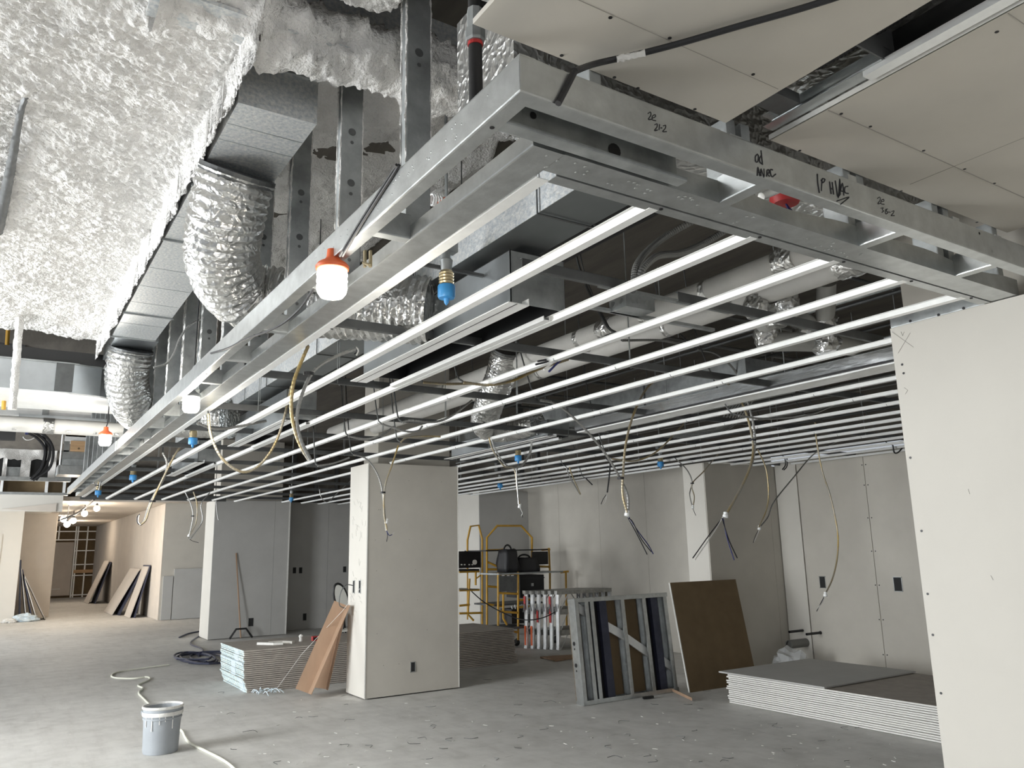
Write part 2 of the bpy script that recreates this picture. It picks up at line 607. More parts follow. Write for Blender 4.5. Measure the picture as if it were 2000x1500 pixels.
# ---- right-hand back walls
w = struct(B((9.062, 7.5, 0), (9.3, 17.6, 2.86)).build('wall_rear_right', 'board'))
boards(w, (9.05, 7.6, .01), (0, 1, 0), 6, 2.85, (1.1, 1.22, 1.22, 1.22, 1.22, 1.22, 1.22, 1.4), 'board', n=(1, 0, 0))
w = struct(B((9.3, -6, 2.86), (9.5, 18, 3.98)).build('wall_rear_right_upper', 'deck'))
w = struct(B((7.632, 7.222, 0), (9.06, 7.6, 2.66)).build('wall_pier', 'board'))
boards(w, (7.62, 7.21, .01), (1, 0, 0), 1.4, 2.65, (1.22, .16), 'board', n=(0, 1, 0))
boards(w, (7.62, 7.224, .01), (0, 1, 0), .4, 2.65, (.37,), 'boardw', n=(1, 0, 0))  # paler colour puts side light on the left face
w = struct(B((9.012, -6, 0), (9.3, 7.2, 2.70)).build('wall_rear_right.001', 'board'))
boards(w, (9.0, 2.2, .01), (0, 1, 0), 5, 2.69, (1.22, 1.22, 1.22, .98), 'board', n=(1, 0, 0), gap=.007)
B((8.99, 6.86, .01), (9.0, 7.20, 2.69)).build('corner_strip', 'boardw', w)
m = MB()
screw_dots(m, [(8.999, y, z) for y in (5.88, 5.83) for z in (.3, .7, 1.1, 1.5, 1.9, 2.3, 2.55)], (-1, 0, 0), .008)
m.build('screw', 'black', w)
outlet(w, (9.0, 6.614, 1.119), (-1, 0, 0), (0, 1, 0), .09, .15)
outlet(w, (9.0, 5.589, 1.117), (-1, 0, 0), (0, 1, 0), .11, .17)
for y, z, r, ln in ((6.95, .352, .055, .35), (6.98, .50, .016, .28), (6.72, .49, .016, .28)):
    p = MB()
    p.lathe([(r, 0), (r, ln), (r*.8, ln), (r*.8, ln-.03)], (9.0, y, z), 16, (-1, 0, 0))
    p.lathe([(r*1.35, 0), (r*1.35, .006)], (9.0, y, z), 16, (-1, 0, 0))
    tag(p.build('pipe_stub', 'blackrub' if r < .03 else 'conduit', smooth=True),
        {.352: 'thick open drain pipe stub low on the beige rear wall', .50: 'thin black capped pipe stub on rear wall, the left of two', .49: 'thin black capped pipe stub on rear wall, the right of two'}[z], 'pipe')

# ---- short walls behind the scaffold
w = struct(B((7.912, 13.412, 0), (9.06, 14.6, 2.76)).build('wall_behind_scaffold', 'boardg'))
boards(w, (7.90, 13.40, .01), (1, 0, 0), 1.2, 2.75, (1.16,), 'boardg', n=(0, 1, 0))
boards(w, (7.90, 13.414, .01), (0, 1, 0), 1.2, 2.75, (1.18,), 'boardw', n=(1, 0, 0))  # lit left face painted with the paler board
w = struct(B((7.5, 15.6, 0), (9.4, 15.8, 2.80)).build('wall_behind_scaffold.001', 'boardw'))  # paler colour in place of brighter light on this wall
outlet(w, (8.86, 15.6, 2.02), (0, -1, 0), (1, 0, 0), .1, .19, False)

# ---- upper board ceiling over the camera
def ceil_board(x0, x1, y0, y1, scr):
    o = struct(B((x0, y0, 2.93), (x1, y1, 2.946)).build('ceiling', 'board'))
    m = MB()
    screw_dots(m, scr, (0, 0, -1), .0055)
    m.build('screw', 'black', o)
    return o


o1 = ceil_board(.914, 1.852, -3, 1.553, [at(px, py, z=2.93) for px, py in ((1192, 34), (1308, 74), (1097, 108), (1200, 151), (1246, 172), (1357, 213), (1471, 145))])
o2 = ceil_board(2.062, 3.64, -3, 1.553, [at(px, py, z=2.93) for px, py in ((1643, 222), (1700, 247), (1804, 294), (1884, 330), (1942, 358), (1562, 294), (1760, 373), (1947, 62), (1908, 434))])
m = MB().tube([(.93, 1.338, 2.9297), (1.84, 1.338, 2.9297)], .0009, 4)
m.build('pencil_line', 'pencil', o1)
m = MB().tube([(2.07, 1.333, 2.9295), (3.6, 1.333, 2.9295)], .0018, 4).tube([(2.07, .80, 2.9295), (3.6, .80, 2.9295)], .0012, 4).tube([(2.8, 1.5, 2.9295), (2.8, -1, 2.9295)], .0008, 4)
m.build('pencil_line', 'pencil', o2)
B((2.060, -3, 2.930), (2.066, 1.553, 2.947)).build('paper_edge', 'edge', o2)


# ---- sprayed fireproofing: a lumpy crust under the left-hand deck
def fbm(p, o=4):
    return noise.fractal(V(p), .8, 2.1, o)


def crust(name, x0, x1, y0, y1, z, nx, ny, fn, th=.12):
    mb = MB()
    vs = []
    for j in range(ny+1):
        for i in range(nx+1):
            x, y = x0+(x1-x0)*i/nx, y0+(y1-y0)*j/ny
            vs.append(V(fn(x, y, z)))
    n = len(vs)
    fs = [(j*(nx+1)+i, (j+1)*(nx+1)+i, (j+1)*(nx+1)+i+1, j*(nx+1)+i+1) for j in range(ny) for i in range(nx)]
    rim = [i for i in range(nx+1)]+[j*(nx+1)+nx for j in range(1, ny+1)]+[ny*(nx+1)+i for i in range(nx-1, -1, -1)]+[j*(nx+1) for j in range(ny-1, 0, -1)]
    top = [V((vs[i].x, vs[i].y, max(vs[i].z, z)+th)) for i in rim]
    k = len(rim)
    fs += [(rim[i], rim[(i+1) % k], n+(i+1) % k, n+i) for i in range(k)]
    mb.add(vs+top, fs)
    o = mb.build(name, 'spray', smooth=True)
    o.data.set_sharp_from_angle(angle=3.1)
    return o


def lump(x, y, z):
    a = fbm((x*1.1, y*1.1, 3))*.050
    b = fbm((x*5, y*5, 7), 5)*.022
    c = abs(noise.noise(V((x*15+y*5, y*30-x*5, 1))))*.028+abs(noise.noise(V((x*36, y*56, 4))))*.016
    return (x, y, z+a+b-c+.012)


def duct_side(x, y, z):
    p = lump(x, y, z)
    if x <= .625:
        return p
    k = x-.625
    w_ = abs(noise.noise(V((k*40, y*34, 9))))*.016+.02*fbm((k*6, y*5, 2))
    s_ = min(1, k/.05)
    return (.625+min(k, .02)-w_*s_, y, p[2]*(1-s_)+(3.60-k)*s_)


cr = crust('sprayed_ceiling', -.55, .832, 2.62, 8.0, 3.60, 240, 780, duct_side, .10)
tag(cr, 'large lumpy white sprayed fireproofing covering the upper left ceiling beside the duct', 'fireproofing')
cr2 = crust('sprayed_ceiling', -4.6, -.55, 1.2, 8.0, 3.60, 70, 110, lambda x, y, z: (x, y, z+fbm((x*1.1, y*1.1, 3))*.05))
tag(cr2, 'white sprayed fireproofing on the ceiling beyond the left edge, out past the groove', 'fireproofing')


def near(x, y, z):
    e = max(0, min(1, (y-1.98)/.5))
    p = lump(x, y, z)
    return (x, y+fbm((x*3.3, y*2, 5))*.10*e+fbm((x*14, y*9, 2))*.03*e, p[2]+e*.05-.03*math.sin(e*3.1))


cr3 = crust('sprayed_ceiling', -.55, 1.06, 1.0, 2.40, 3.52, 230, 210, near)
tag(cr3, 'ragged white fireproofing edge hanging at the top of view above the studs', 'fireproofing')

# sprayed steel beam running across, its flange showing through
bm_ = thing('steel_beam', 'overhead steel beam crusted with white fireproofing behind the first stud', 'beam', (.5, 2.72, 3.5))
B((.28, 2.60, 3.50), (3.6, 2.78, 3.515)).build('bottom_flange', 'dusty', bm_)
B((.28, 2.685, 3.515), (3.6, 2.695, 3.85)).build('web', 'dusty', bm_)


def roll(i, k):
    return 0


mb = MB()
nx, na = 150, 26
for i in range(nx+1):
    x = .30+(1.95)*i/nx
    for k in range(na):
        a = math.pi*2*k/na
        d = V((math.cos(a), math.sin(a)))
        r = .115*(1+.9*max(0, fbm((x*2.2, d.x*.7, d.y*.7+4)))+.35*fbm((x*9, d.x*2, d.y*2))+.16*fbm((x*30, d.x*5, d.y*5)))
        if .34 < x < .62:
            r *= .72
        mb.v.append(V((x, 2.69+d.x*r*1.15, 3.56+d.y*r*.95)))
mb.f = [(i*na+k, i*na+(k+1) % na, (i+1)*na+(k+1) % na, (i+1)*na+k) for i in range(nx) for k in range(na)]
o = mb.build('fireproofing_crust', 'spray', bm_, True)
o.data.set_sharp_from_angle(angle=3.1)

t = thing('ceiling_strut', 'tapering dirty strut half buried in the sprayed ceiling at upper left', 'hanger', at(40, 240, z=3.56))
p = even(spline([at(70, 160, z=3.62), at(48, 195, z=3.585), at(36, 240, z=3.575), at(24, 310, z=3.57), at(8, 390, z=3.57), at(-6, 450, z=3.57)], 8), .02)
MB().tube(p, lambda i, k: .010+.026*(i/len(p))+.006*noise.noise(V((i*.4, k, 0))), 10).build('strut_body', 'iron', t, True)

cr4 = crust('sprayed_ceiling', 1.03, 2.3, 2.9, 7.0, 3.93, 80, 240, lambda x, y, z: (x+.05*fbm((y*3, x*3, 1)), y, z-.02+fbm((x*2, y*2, 3))*.10+abs(noise.noise(V((x*18, y*14, 2))))*.03), .06)
tag(cr4, 'dim lumpy grey spray on the deck seen between the upright studs', 'fireproofing')
# ================================================================ SOFFIT FRAME
sf = thing('soffit_frame', 'stepped L-shaped soffit frame of galvanized tracks and studs hanging over the room', 'metal framing', (.93, 1.36, CZ))
FX, FY, FT = .927, 1.361, 2.736
X, Y, Z = V((1, 0, 0)), V((0, 1, 0)), V((0, 0, 1))
up = uprof(FT-CZ, .045, .003)
# outer face tracks (web upright), in overlapping lengths
cuts = [FY, 4.95, 8.6, 12.2, 14.6]
for i in range(4):
    d = .0025*(i % 2)
    MB().ext(up, (FX+d, cuts[i], CZ-d), (FX+d, cuts[i+1]+.05, CZ-d), Z, X).build('face_track', 'galv', sf)
MB().ext(up, (FX-.0015, FY, CZ-.0025), (3.645, FY, CZ-.0025), Z, Y).build('face_track', 'galv', sf)
# inner tracks: web down, lips up
ip = uprof(.102, .050, .003)
cuts = [1.557, 4.4, 8.0, 11.6, 15.2]
for i in range(4):
    d = .002*(i % 2)
    MB().ext(ip, (1.097, cuts[i], CZ+.003+d), (1.097, cuts[i+1]+.04, CZ+.003+d), X, Z).build('inner_track', 'galv', sf)
m = MB()
n = 46
wav = [(1.10+2.57*i/n) for i in range(n+1)]
vs = []
for i, x in enumerate(wav):
    dip = .008*math.sin(x*5.2)+.006*math.sin(x*11)
    for (y, z) in ((1.557, CZ+.072+dip), (1.557, CZ+.003), (1.661, CZ+.003), (1.661, CZ+.055), (1.658, CZ+.055), (1.658, CZ+.006), (1.560, CZ+.006), (1.560, CZ+.072+dip)):
        vs.append((x, y, z))
fs = [(i*8+k, i*8+(k+1) % 8, (i+1)*8+(k+1) % 8, (i+1)*8+k) for i in range(n) for k in range(8)]
m.add(vs, fs+[tuple(range(8)), tuple(range(n*8, n*8+8))])
m.build('inner_track', 'galv', sf)
# dimples pressed in the web near the corner
m = MB()
for k in range(46):
    x = 1.16+1.5*random.random()
    m.lathe([(.006, 0), (.003, .0018)], (x, 1.575+.07*random.random(), CZ+.002), 6, (0, 0, -1))
for k in range(34):
    y = 1.5+1.3*random.random()
    m.lathe([(.004, 0), (.002, .0015)], (FX-.001, y, 2.665+.05*random.random()), 6, (-1, 0, 0))
m.build('pressed_dimples', 'galv', sf)['kind'] = 'stuff'
# wall angle lying against the inner track
an = strip([(.042, 0), (0, 0), (0, .032)], .0022)
MB().ext(an, (1.206, 1.70, CZ+.001), (1.206, 15.4, CZ+.001), X, Z).build('edge_angle', 'galv_b', sf)  # paler steel than the short side paints the light on this angle
MB().ext(an, (1.25, 1.667, CZ+.001), (3.64, 1.667, CZ+.001), Y, Z).build('edge_angle', 'galv', sf)
# upright studs of the long side
cs = cprof(.095, .041, .011, .0022)
ys = [2.345, 3.0, 3.69, 4.36, 5.02, 5.68, 6.34, 7.0, 7.66, 8.32, 8.98, 9.64, 10.3, 10.96, 11.62, 12.28, 12.94, 13.6, 14.26]
for i, y in enumerate(ys):
    s_ = MB().ext(cs, (1.10, y, CZ+.01), (1.10, y, 3.97), X, Y).build('stud', 'galv_d', sf)
    if i < 6:
        h = MB()
        for z in (2.86, 3.16, 3.40):
            if i == 0 and z < 3.2:
                continue
            h.lathe([(.017, 0), (.017, .001)], (1.148, y-.0012, z), 14, (0, -1, 0))
            h.lathe([(.008, 0), (.008, .001)], (1.148, y-.0012, z-.05), 10, (0, -1, 0))
        h.build('knockout', 'iron', s_)
    if i < 11:
        for xx, yy in ((1.098, y+.002), (1.197, y+.002), (1.098, y+.043)):
            fz = [V((xx, yy, 2.80+(.0 if i > 1 else .15)+q*.012)) for q in range(int(.95/.012))]
            MB().tube(fz, lambda a_, k_: max(.0015, .0075*(noise.noise(V((a_*.33, k_*.8, i*3+xx*50)))+.32+a_*.004)), 6).build('overspray', 'spray', s_, True)
    # short joist between the tracks, below each stud
    if i > 0 or True:
        MB().ext(cprof(.088, .04, .010, .0022), (FX+.004, y-.045, CZ+.004), (1.098, y-.045, CZ+.004), Z, Y).build('joist', 'galv_d', sf)
# upright studs and joists of the short side
for i, x in enumerate((1.30, 1.86, 1.93, 2.47, 2.55, 3.05, 3.13, 3.52)):
    MB().ext(cs, (x, 1.560, CZ+.01), (x, 1.560, 2.955), Y, X).build('stud', 'galv_d', sf)
for p0, p1 in (((1418, 392), (1505, 365)), ((1690, 478), (1740, 455)), ((1878, 537), (1938, 520))):
    a = at(*p0, z=CZ)
    MB().ext(cprof(.088, .045, .010, .0022), (a.x, FY+.004, CZ+.004), (a.x, 1.558, CZ+.004), Z, X).build('joist', 'galv', sf)
MB().ext(cprof(.094, .040, .010, .0022), (.935, 1.540, CZ+.002), (1.60, 1.540, CZ+.002), Z, -Y).build('corner_joist', 'galv_d', sf)
MB().lathe([(.010, 0), (.010, .001)], (1.085, 1.5375, 2.715), 12, (0, -1, 0)).build('knockout', 'black', sf)
MB().lathe([(.022, 0), (.022, .001)], (1.36, 1.5375, 2.69), 14, (0, -1, 0)).build('knockout', 'black', sf)
m = MB()
screw_dots(m, [at(*p, z=CZ) for p in ((1027, 196), (961, 248), (1497, 363), (1758, 453), (1919, 506), (1950, 521), (1291, 408), (1484, 463), (1648, 511), (1780, 549), (1897, 582), (1943, 594), (700, 643), (648, 642), (498, 653), (403, 730))], (0, 0, -1), .0065, .003)
screw_dots(m, [at(px, py, y=FY) for px, py in ((1912, 456), (1937, 491))], (0, -1, 0), .006)
m.build('screw', 'black', sf)
# bright clips along the top of the short face
for px, py, h_ in ((1382, 242, .012), (1424, 258, .014), (1650, 345, .03), (1853, 425, .022), (1935, 455, .014), (1035, 112, .012)):
    a = at(px, py, y=1.40)
    B((a.x-.022, 1.375, FT-.004), (a.x+.022, 1.44, FT+h_)).build('track_clip', 'galv', sf)


# handwriting in black marker on the short face
def strokes(mb, plane, lines, r=.0016):
    for ln in lines:
        p = [at(a, b, **plane) for a, b in ln]
        mb.tube(spline(p, 4) if len(p) > 2 else p, r, 4)


pl = dict(y=FY-.0015)
m = MB()
strokes(m, pl, [
    # 2e / 21-2
    ((1265, 222), (1270, 219), (1271, 225), (1266, 233), (1273, 233)), ((1274, 231), (1280, 228), (1279, 224), (1274, 227), (1274, 234), (1281, 236)),
    ((1278, 244), (1283, 242), (1283, 248), (1278, 255), (1284, 254)), ((1288, 243), (1287, 254)), ((1290, 250), (1293, 250)), ((1295, 246), (1300, 245), (1299, 251), (1294, 257), (1302, 257)),
], .0017)
m.build('marker_writing', 'marker', sf)
m = MB()
strokes(m, pl, [
    # 2e / 38-2
    ((1713, 388), (1718, 385), (1719, 391), (1714, 398), (1720, 397)), ((1721, 394), (1726, 393), (1725, 389), (1721, 392), (1721, 398), (1727, 399)),
    ((1720, 407), (1725, 406), (1723, 410), (1726, 412), (1722, 415)), ((1733, 408), (1729, 410), (1734, 415), (1730, 418), (1729, 413), (1733, 408)), ((1735, 414), (1739, 415)), ((1741, 413), (1746, 412), (1744, 417), (1740, 421), (1747, 421)),
], .0017)
m.build('marker_writing', 'marker', sf)
m = MB()
strokes(m, pl, [
    # oc| / AN/ ARE
    ((1479, 301), (1475, 306), (1476, 316), (1480, 315), (1481, 305), (1479, 301)), ((1487, 303), (1483, 310), (1484, 317), (1489, 321)), ((1486, 294), (1489, 322)),
    ((1479, 343), (1480, 327), (1484, 344)), ((1479, 337), (1484, 337)), ((1486, 344), (1486, 330), (1492, 346), (1492, 330)), ((1497, 345), (1498, 333), (1501, 332), (1502, 338), (1498, 339), (1503, 345)), ((1509, 332), (1504, 332), (1507, 345), (1515, 340)),
], .0024)
m.build('marker_writing', 'marker', sf)
m = MB()
strokes(m, pl, [
    # 17 HVAC and a tick
    ((1596, 340), (1597, 358), (1600, 377)), ((1603, 351), (1607, 357), (1611, 351), (1606, 349), (1605, 358), (1604, 373)),
    ((1620, 355), (1623, 379)), ((1625, 356), (1628, 380)), ((1621, 368), (1626, 369)), ((1631, 353), (1637, 386), (1640, 350), (1641, 380)), ((1639, 383), (1645, 358), (1648, 382)), ((1641, 373), (1648, 374)), ((1656, 364), (1650, 366), (1650, 376), (1657, 378)),
    ((1634, 393), (1658, 385), (1642, 399)),
], .0026)
m.build('marker_writing', 'marker', sf)


# ================================================================ SUSPENDED CEILING GRID
cg = thing('ceiling_grid', 'suspended grid of bright hat channels and dark cross channels filling the room ceiling', 'ceiling grid', (1.65, 1.7, CZ))
hp = hat()
XS = [(1.645, 1.69, 15.9), (2.11, 1.69, 15.9), (2.572, 1.69, 15.9), (3.022, 1.69, 15.9), (3.467, 1.69, 15.9),
      (3.93, 2.17, 8.72), (3.93, 9.31, 16.1), (4.867, 2.17, 16.1), (5.33, -.5, 16.3), (5.76, -.5, 16.5), (6.20, -.5, 16.5), (6.57, -.5, 16.5), (6.93, -.5, 13.3), (7.32, -.5, 13.2), (7.62, 7.62, 13.2), (7.73, -.5, 7.2), (8.13, -.5, 7.2), (8.50, -.5, 7.2), (8.86, -.5, 6.8)]
for x, a, b in XS:
    L = a
    while L < b-.01:
        e = min(b, L+3.65) if b-L > 4.2 else b
        d = .0018 if (int((L-a)/3.6)) % 2 else 0
        MB().ext(hp, (x, L, CZ+d), (x, e+(.10 if e < b else 0), CZ+d), X, Z).build('furring_channel', 'galv_b', cg)  # pale steel colour paints the white highlight along the channels
        L = e
up2 = uprof(.044, .016, .002)
CYS = [(2.40, 1.62, 2.20), (2.40, 2.45, 4.0), (3.49, 1.22, 9.0), (4.75, 1.22, 9.0), (5.95, 1.22, 9.0), (7.1, 1.22, 9.0), (8.3, 1.22, 7.64), (9.6, 1.22, 7.64), (10.8, 1.22, 7.64), (12.0, 1.22, 7.64), (13.2, 1.22, 7.64), (14.4, 1.22, 7.4), (15.5, 1.22, 7.4)]
for y, a, b in CYS:
    MB().ext(up2, (a, y, CZ+.025), (b, y, CZ+.025), Z, Y).build('cross_channel', 'iron', cg)
MB().ext(uprof(.06, .03, .002), (1.22, 15.95, CZ), (3.72, 15.95, CZ), Z, Y).build('end_track', 'iron', cg)
MB().ext(uprof(.055, .025, .002), (3.66, 1.70, CZ+.004), (3.66, 2.15, CZ+.004), Z, X).build('wall_track', 'galv_d', cg)
m = MB()
screw_dots(m, [at(px, py, x=3.658) for px, py in ((1778, 627), (1833, 615), (1882, 602))], (-1, 0, 0), .007)
m.build('screw', 'black', cg)
for y, a, b in CYS[2:9]:
    for k in range(5):
        x = a+.35+k*1.45+random.random()*.2
        if x > b-.1 or (3.6 < x < 4.9 and 8.6 < y < 9.4):
            continue
        m = MB().tube([(x, y, CZ+.03), (x+random.uniform(-.02, .02), y, 3.99)], .0035, 4)
        m.tube([(x+.016, y+.012, CZ+.018), (x+.016, y+.012, CZ+.35)], .0025, 4)
        m.build('hanger_wire', 'galv_d', cg)
# little wire ties on the channels
m = MB()
for x, a, b in XS[2:14]:
    for y in [c[0] for c in CYS[2:8]]:
        if a < y < b:
            m.tube([(x-.025, y, CZ+.03), (x-.023, y-.01, CZ-.004), (x+.0, y-.01, CZ-.005), (x+.024, y, CZ+.03)], .0016, 4)
m.build('wire_ties', 'iron', cg)['kind'] = 'stuff'


# ================================================================ DUCTS
def duct_box(th, a, b, m='duct', seams=(), axis=1, lip=.012):
    B(a, b).build('duct_body', m, th)
    for s in seams:
        lo, hi = list(V(a)-V((lip, lip, lip))), list(V(b)+V((lip, lip, lip)))
        lo[axis], hi[axis] = s-.008, s+.008
        B(lo, hi).build('seam_flange', 'galv_d', th)


d1 = thing('supply_duct', 'long rectangular galvanized duct beside the white sprayed ceiling, dusted with overspray', 'duct', (.83, 5.2, 3.4))
B((.666, 3.016, 3.40), (.995, 7.05, 3.607)).build('duct_body', 'dusty', d1)
B((.69, 7.05, 3.39), (1.02, 7.95, 3.58)).build('end_section', 'duct', d1)
for y in (3.86, 4.66, 6.3, 7.05):
    B((.655, y-.006, 3.388), (1.005, y+.006, 3.40)).build('seam_flange', 'galv_d', d1)
for y in (3.2, 3.35, 4.3, 5.2, 5.6, 6.0, 6.6):
    B((.668, y-.002, 3.3985), (.993, y+.002, 3.40)).build('cross_crease', 'duct', d1)
B((.665, 3.005, 3.598), (1.0, 3.03, 3.612)).build('end_lip', 'galv_d', d1)
d2 = thing('supply_duct', 'rectangular duct with dark flat underside running inside the ceiling behind the soffit beam', 'duct', (1.87, 6, 2.95))
duct_box(d2, (1.748, 2.2, 2.95), (2.02, 10.2, 3.22), 'ductd', (4.4, 7.0, 9.4), 1, .008)  # darker steel colour puts the shade on its underside
B((1.745, 2.2, 2.948), (1.748, 10.2, 3.22)).build('side_panel', 'dusty', d2)
for y in (2.45, 3.6, 5.1, 6.3, 8.1):
    h = MB()
    for q in (1.735, 2.032):
        h.tube([(q, y, 3.98), (q, y, 2.935)], .004, 5)
    h.tube([(1.735, y, 2.938), (2.032, y, 2.938)], .005, 5)
    h.build('duct_hanger', 'iron', d2)
d3 = thing('foil_wrapped_duct', 'foil-wrapped insulated duct showing through the gaps above the lettered track', 'duct', (2, 2.0, 3.0))
B((1.15, 1.72, 2.99), (3.4, 2.06, 3.34)).build('foil_wrap', 'foil', d3)
B((1.3, .75, 3.06), (2.4, 1.50, 3.4)).build('foil_wrap', 'foil', d3)
# wide ducts across the far left
d4 = thing('cross_duct', 'wide rectangular duct running across the far left under the sprayed ceiling', 'duct', (.4, 8.4, 3.07))
pl4 = [(-1.2, 8.0), (.45, 8.0), (.70, 8.05), (.88, 8.2), (.99, 8.45), (1.02, 8.95), (-1.2, 8.95)]
MB().prism([(x, y, 3.07) for x, y in pl4], (0, 0, .27)).build('duct_body', 'duct', d4)
MB().prism([(x, y-.012, 3.055) for x, y in pl4], (0, 0, .014)).build('lower_flange', 'galv_b', d4)  # pale steel colour paints the light on the duct underside
MB().prism([(x, y-.012, 3.33) for x, y in pl4], (0, 0, .014)).build('upper_flange', 'galv_d', d4)
B((.33, 7.97, 3.08), (.47, 8.0, 3.33)).build('seam_flange', 'iron', d4)
d5 = thing('cross_duct', 'lower shiny duct with dents across the far left, just above the white pipe', 'duct', (.4, 9.4, 2.95))
B((-.9, 9.3, 3.04), (.75, 9.9, 3.16)).build('duct_body', 'galv_b', d5)
B((.1, 9.2, 2.97), (.9, 9.75, 3.04)).build('lower_section', 'duct', d5)
B((.30, 9.28, 3.0), (.36, 9.3, 3.2)).build('seam_flange', 'galv_d', d5)
B((-.15, 8.0, 3.34), (.95, 8.05, 3.45)).build('duct_gap_shade', 'dark', d4)  # dark box painting the shade between duct and ceiling


# flexible foil ducts
def flex(name, label, path, r, step=.028, grp=None):
    t = thing(name, label, 'flexible duct', path[0])
    p = even(spline(path, 10), .009)
    L = len(p)
    ph = random.random()*9

    def rad(i, k):
        w = math.cos(2*math.pi*(i*.009)/step)
        cr = noise.noise(V((p[i].x*26+math.cos(k*.196)*4, p[i].y*26+math.sin(k*.196)*4, p[i].z*26+ph)))
        c2 = noise.noise(V((p[i].x*60+math.cos(k*.196)*11, p[i].y*60+math.sin(k*.196)*11, p[i].z*60+ph)))
        return r*(1+.036*w+.038*cr+.018*c2)
    MB().tube(p, rad, 32).build('foil_sleeve', 'foil', t, True)
    for q in (p[1], p[-2]):
        pass
    a = MB()
    a.tube([p[0]+(p[0]-p[3]).normalized()*.02, p[2]], r*1.01, 28)
    a.build('collar', 'iron', t)
    return t


flex('flexible_duct', 'large crinkled foil flexible duct dropping from the near end of the white-sprayed duct',
     [(.815, 3.62, 3.38), (.80, 3.72, 3.22), (.83, 3.90, 3.05), (.96, 4.06, 2.95), (1.16, 4.05, 2.93), (1.45, 3.80, 2.88), (1.80, 3.50, 2.82)], .176, .042)
flex('flexible_duct', 'foil flexible duct curving down from the far end of the sprayed duct, behind the beam',
     [(.86, 7.42, 3.38), (.85, 7.50, 3.20), (.90, 7.66, 3.03), (1.03, 7.98, 2.93), (1.25, 8.0, 2.90), (1.75, 7.5, 2.85)], .176, .042)
flex('flexible_duct', 'foil flexible duct hanging through the grid at mid ceiling with a bend at its foot',
     [at(990, 684, z=3.2), at(978, 735, z=3.02), at(955, 790, z=2.86), at(948, 830, z=2.78), at(985, 838, z=2.78), at(1050, 825, z=2.80)], .125, .034)


# ================================================================ SLOT DIFFUSERS
def diffuser(label, x0, x1, y0, y1, top, z=CZ, lower=True):
    t = thing('slot_diffuser', label, 'air diffuser', (x0, y0, z))
    B((x0, y0, z+.02), (x0+.004, y1, top)).build('plenum_side', 'duct', t)
    B((x1, y0, z+.02), (x1+.004, y1, top)).build('plenum_side', 'duct', t)
    B((x0, y0, top), (x1, y1, top+.004)).build('plenum_top', 'black', t)
    B((x0+.004, y0+.006, z+.012), (x0+.008, y1, top)).build('black_liner', 'black', t)
    B((x1-.004, y0+.006, z+.012), (x1, y1, top)).build('black_liner', 'black', t)
    B((x0, y0, z+.02), (x1, y0+.004, top)).build('plenum_end', 'galv_d', t)
    B((x0, y1, z+.02), (x1, y1+.004, top)).build('plenum_end', 'black', t)
    MB().ext(strip([(0, 0), (.105, 0), (.105, .03)], .004), (x0-.045, y0-.05, z), (x0-.045, y1+.1, z), X, Z).build('flange_bar', 'galv_b', t)
    B((x0-.003, y0-.05, z-.0035), (x0+.001, y1+.1, z-.002)).build('flange_groove', 'black', t)
    MB().ext(strip([(0, .02), (0, 0), (.034, 0), (.034, .02)], .004), (x1-.045, y0+.1, z), (x1-.045, y1+.15, z), X, Z).build('slot_bar', 'galv_b', t)
    return t


diffuser('long slot diffuser with black throat between the second and third ceiling channels', 1.80, 2.09, 2.76, 4.42, 2.90)
diffuser('further slot diffuser with black throat, beyond the coiled hanging cables', 1.86, 2.10, 6.15, 7.75, 2.90)
diffuser('third slot diffuser in line, far away above the left end of the grid', 1.86, 2.10, 9.4, 11.0, 2.90)
t = thing('slot_diffuser', 'wide shiny creased slot diffuser beside the pale right-hand column', 'air diffuser', (4.4, 2.2, CZ))
B((4.385, 1.9, 2.665), (4.39, 5.7, 2.735)).build('creased_side', 'steelc', t)
B((4.385, 1.9, 2.735), (4.62, 5.7, 2.739)).build('plenum_top', 'galv_d', t)
B((4.392, 1.9, 2.652), (4.41, 5.7, 2.664)).build('slot', 'black', t)
m = MB()
rg = random.Random(2)
n_ = 18
vs = []
for i in range(n_+1):
    y = 1.9+3.8*i/n_
    a_, b_, c_ = rg.uniform(0, .005), rg.uniform(0, .012), rg.uniform(0, .006)
    vs += [(4.41, y, 2.640+a_), (4.505, y+rg.uniform(-.05, .05), 2.640+b_), (4.60, y, 2.640+c_), (4.60, y, 2.652+c_), (4.41, y, 2.652+a_)]
m.add(vs, [(i*5+k, i*5+(k+1) % 5, i*5+5+(k+1) % 5, i*5+5+k) for i in range(n_) for k in range(5)]+[(0, 1, 2, 3, 4), tuple(n_*5+k for k in range(5))])
m.build('creased_flange', 'galv_b', t)  # pale colour stands in for its bright reflection
diffuser('slot diffuser far along the right-hand run, past the coiled cable loops', 4.30, 4.54, 6.0, 7.9, 2.80)
t = thing('slot_diffuser', 'dark slot diffuser with a bright bar in the gap between the two upper ceiling boards', 'air diffuser', (1.95, 0, 2.93))
B((1.856, -3, 2.95), (1.862, 1.10, 3.15)).build('black_liner', 'black', t)
B((2.066, -3, 2.95), (2.072, 1.10, 3.15)).build('black_liner', 'black', t)
B((1.856, -3, 3.15), (2.072, 1.10, 3.16)).build('plenum_top', 'black', t)
B((1.856, 1.10, 2.95), (2.072, 1.106, 3.15)).build('plenum_end', 'iron', t)
MB().ext(strip([(0, .02), (0, 0), (.036, 0), (.036, .02)], .004), (2.010, -3, 2.935), (2.010, 1.17, 2.935), X, Z).build('slot_bar', 'galv_b', t)
t = thing('track_stub', 'dull track pieces framing the near end of the slot between upper boards', 'metal framing', (1.95, 1.4, 2.95))
B((1.853, 1.38, 2.955), (2.0, 1.46, 2.99)).build('cross_track', 'iron', t)
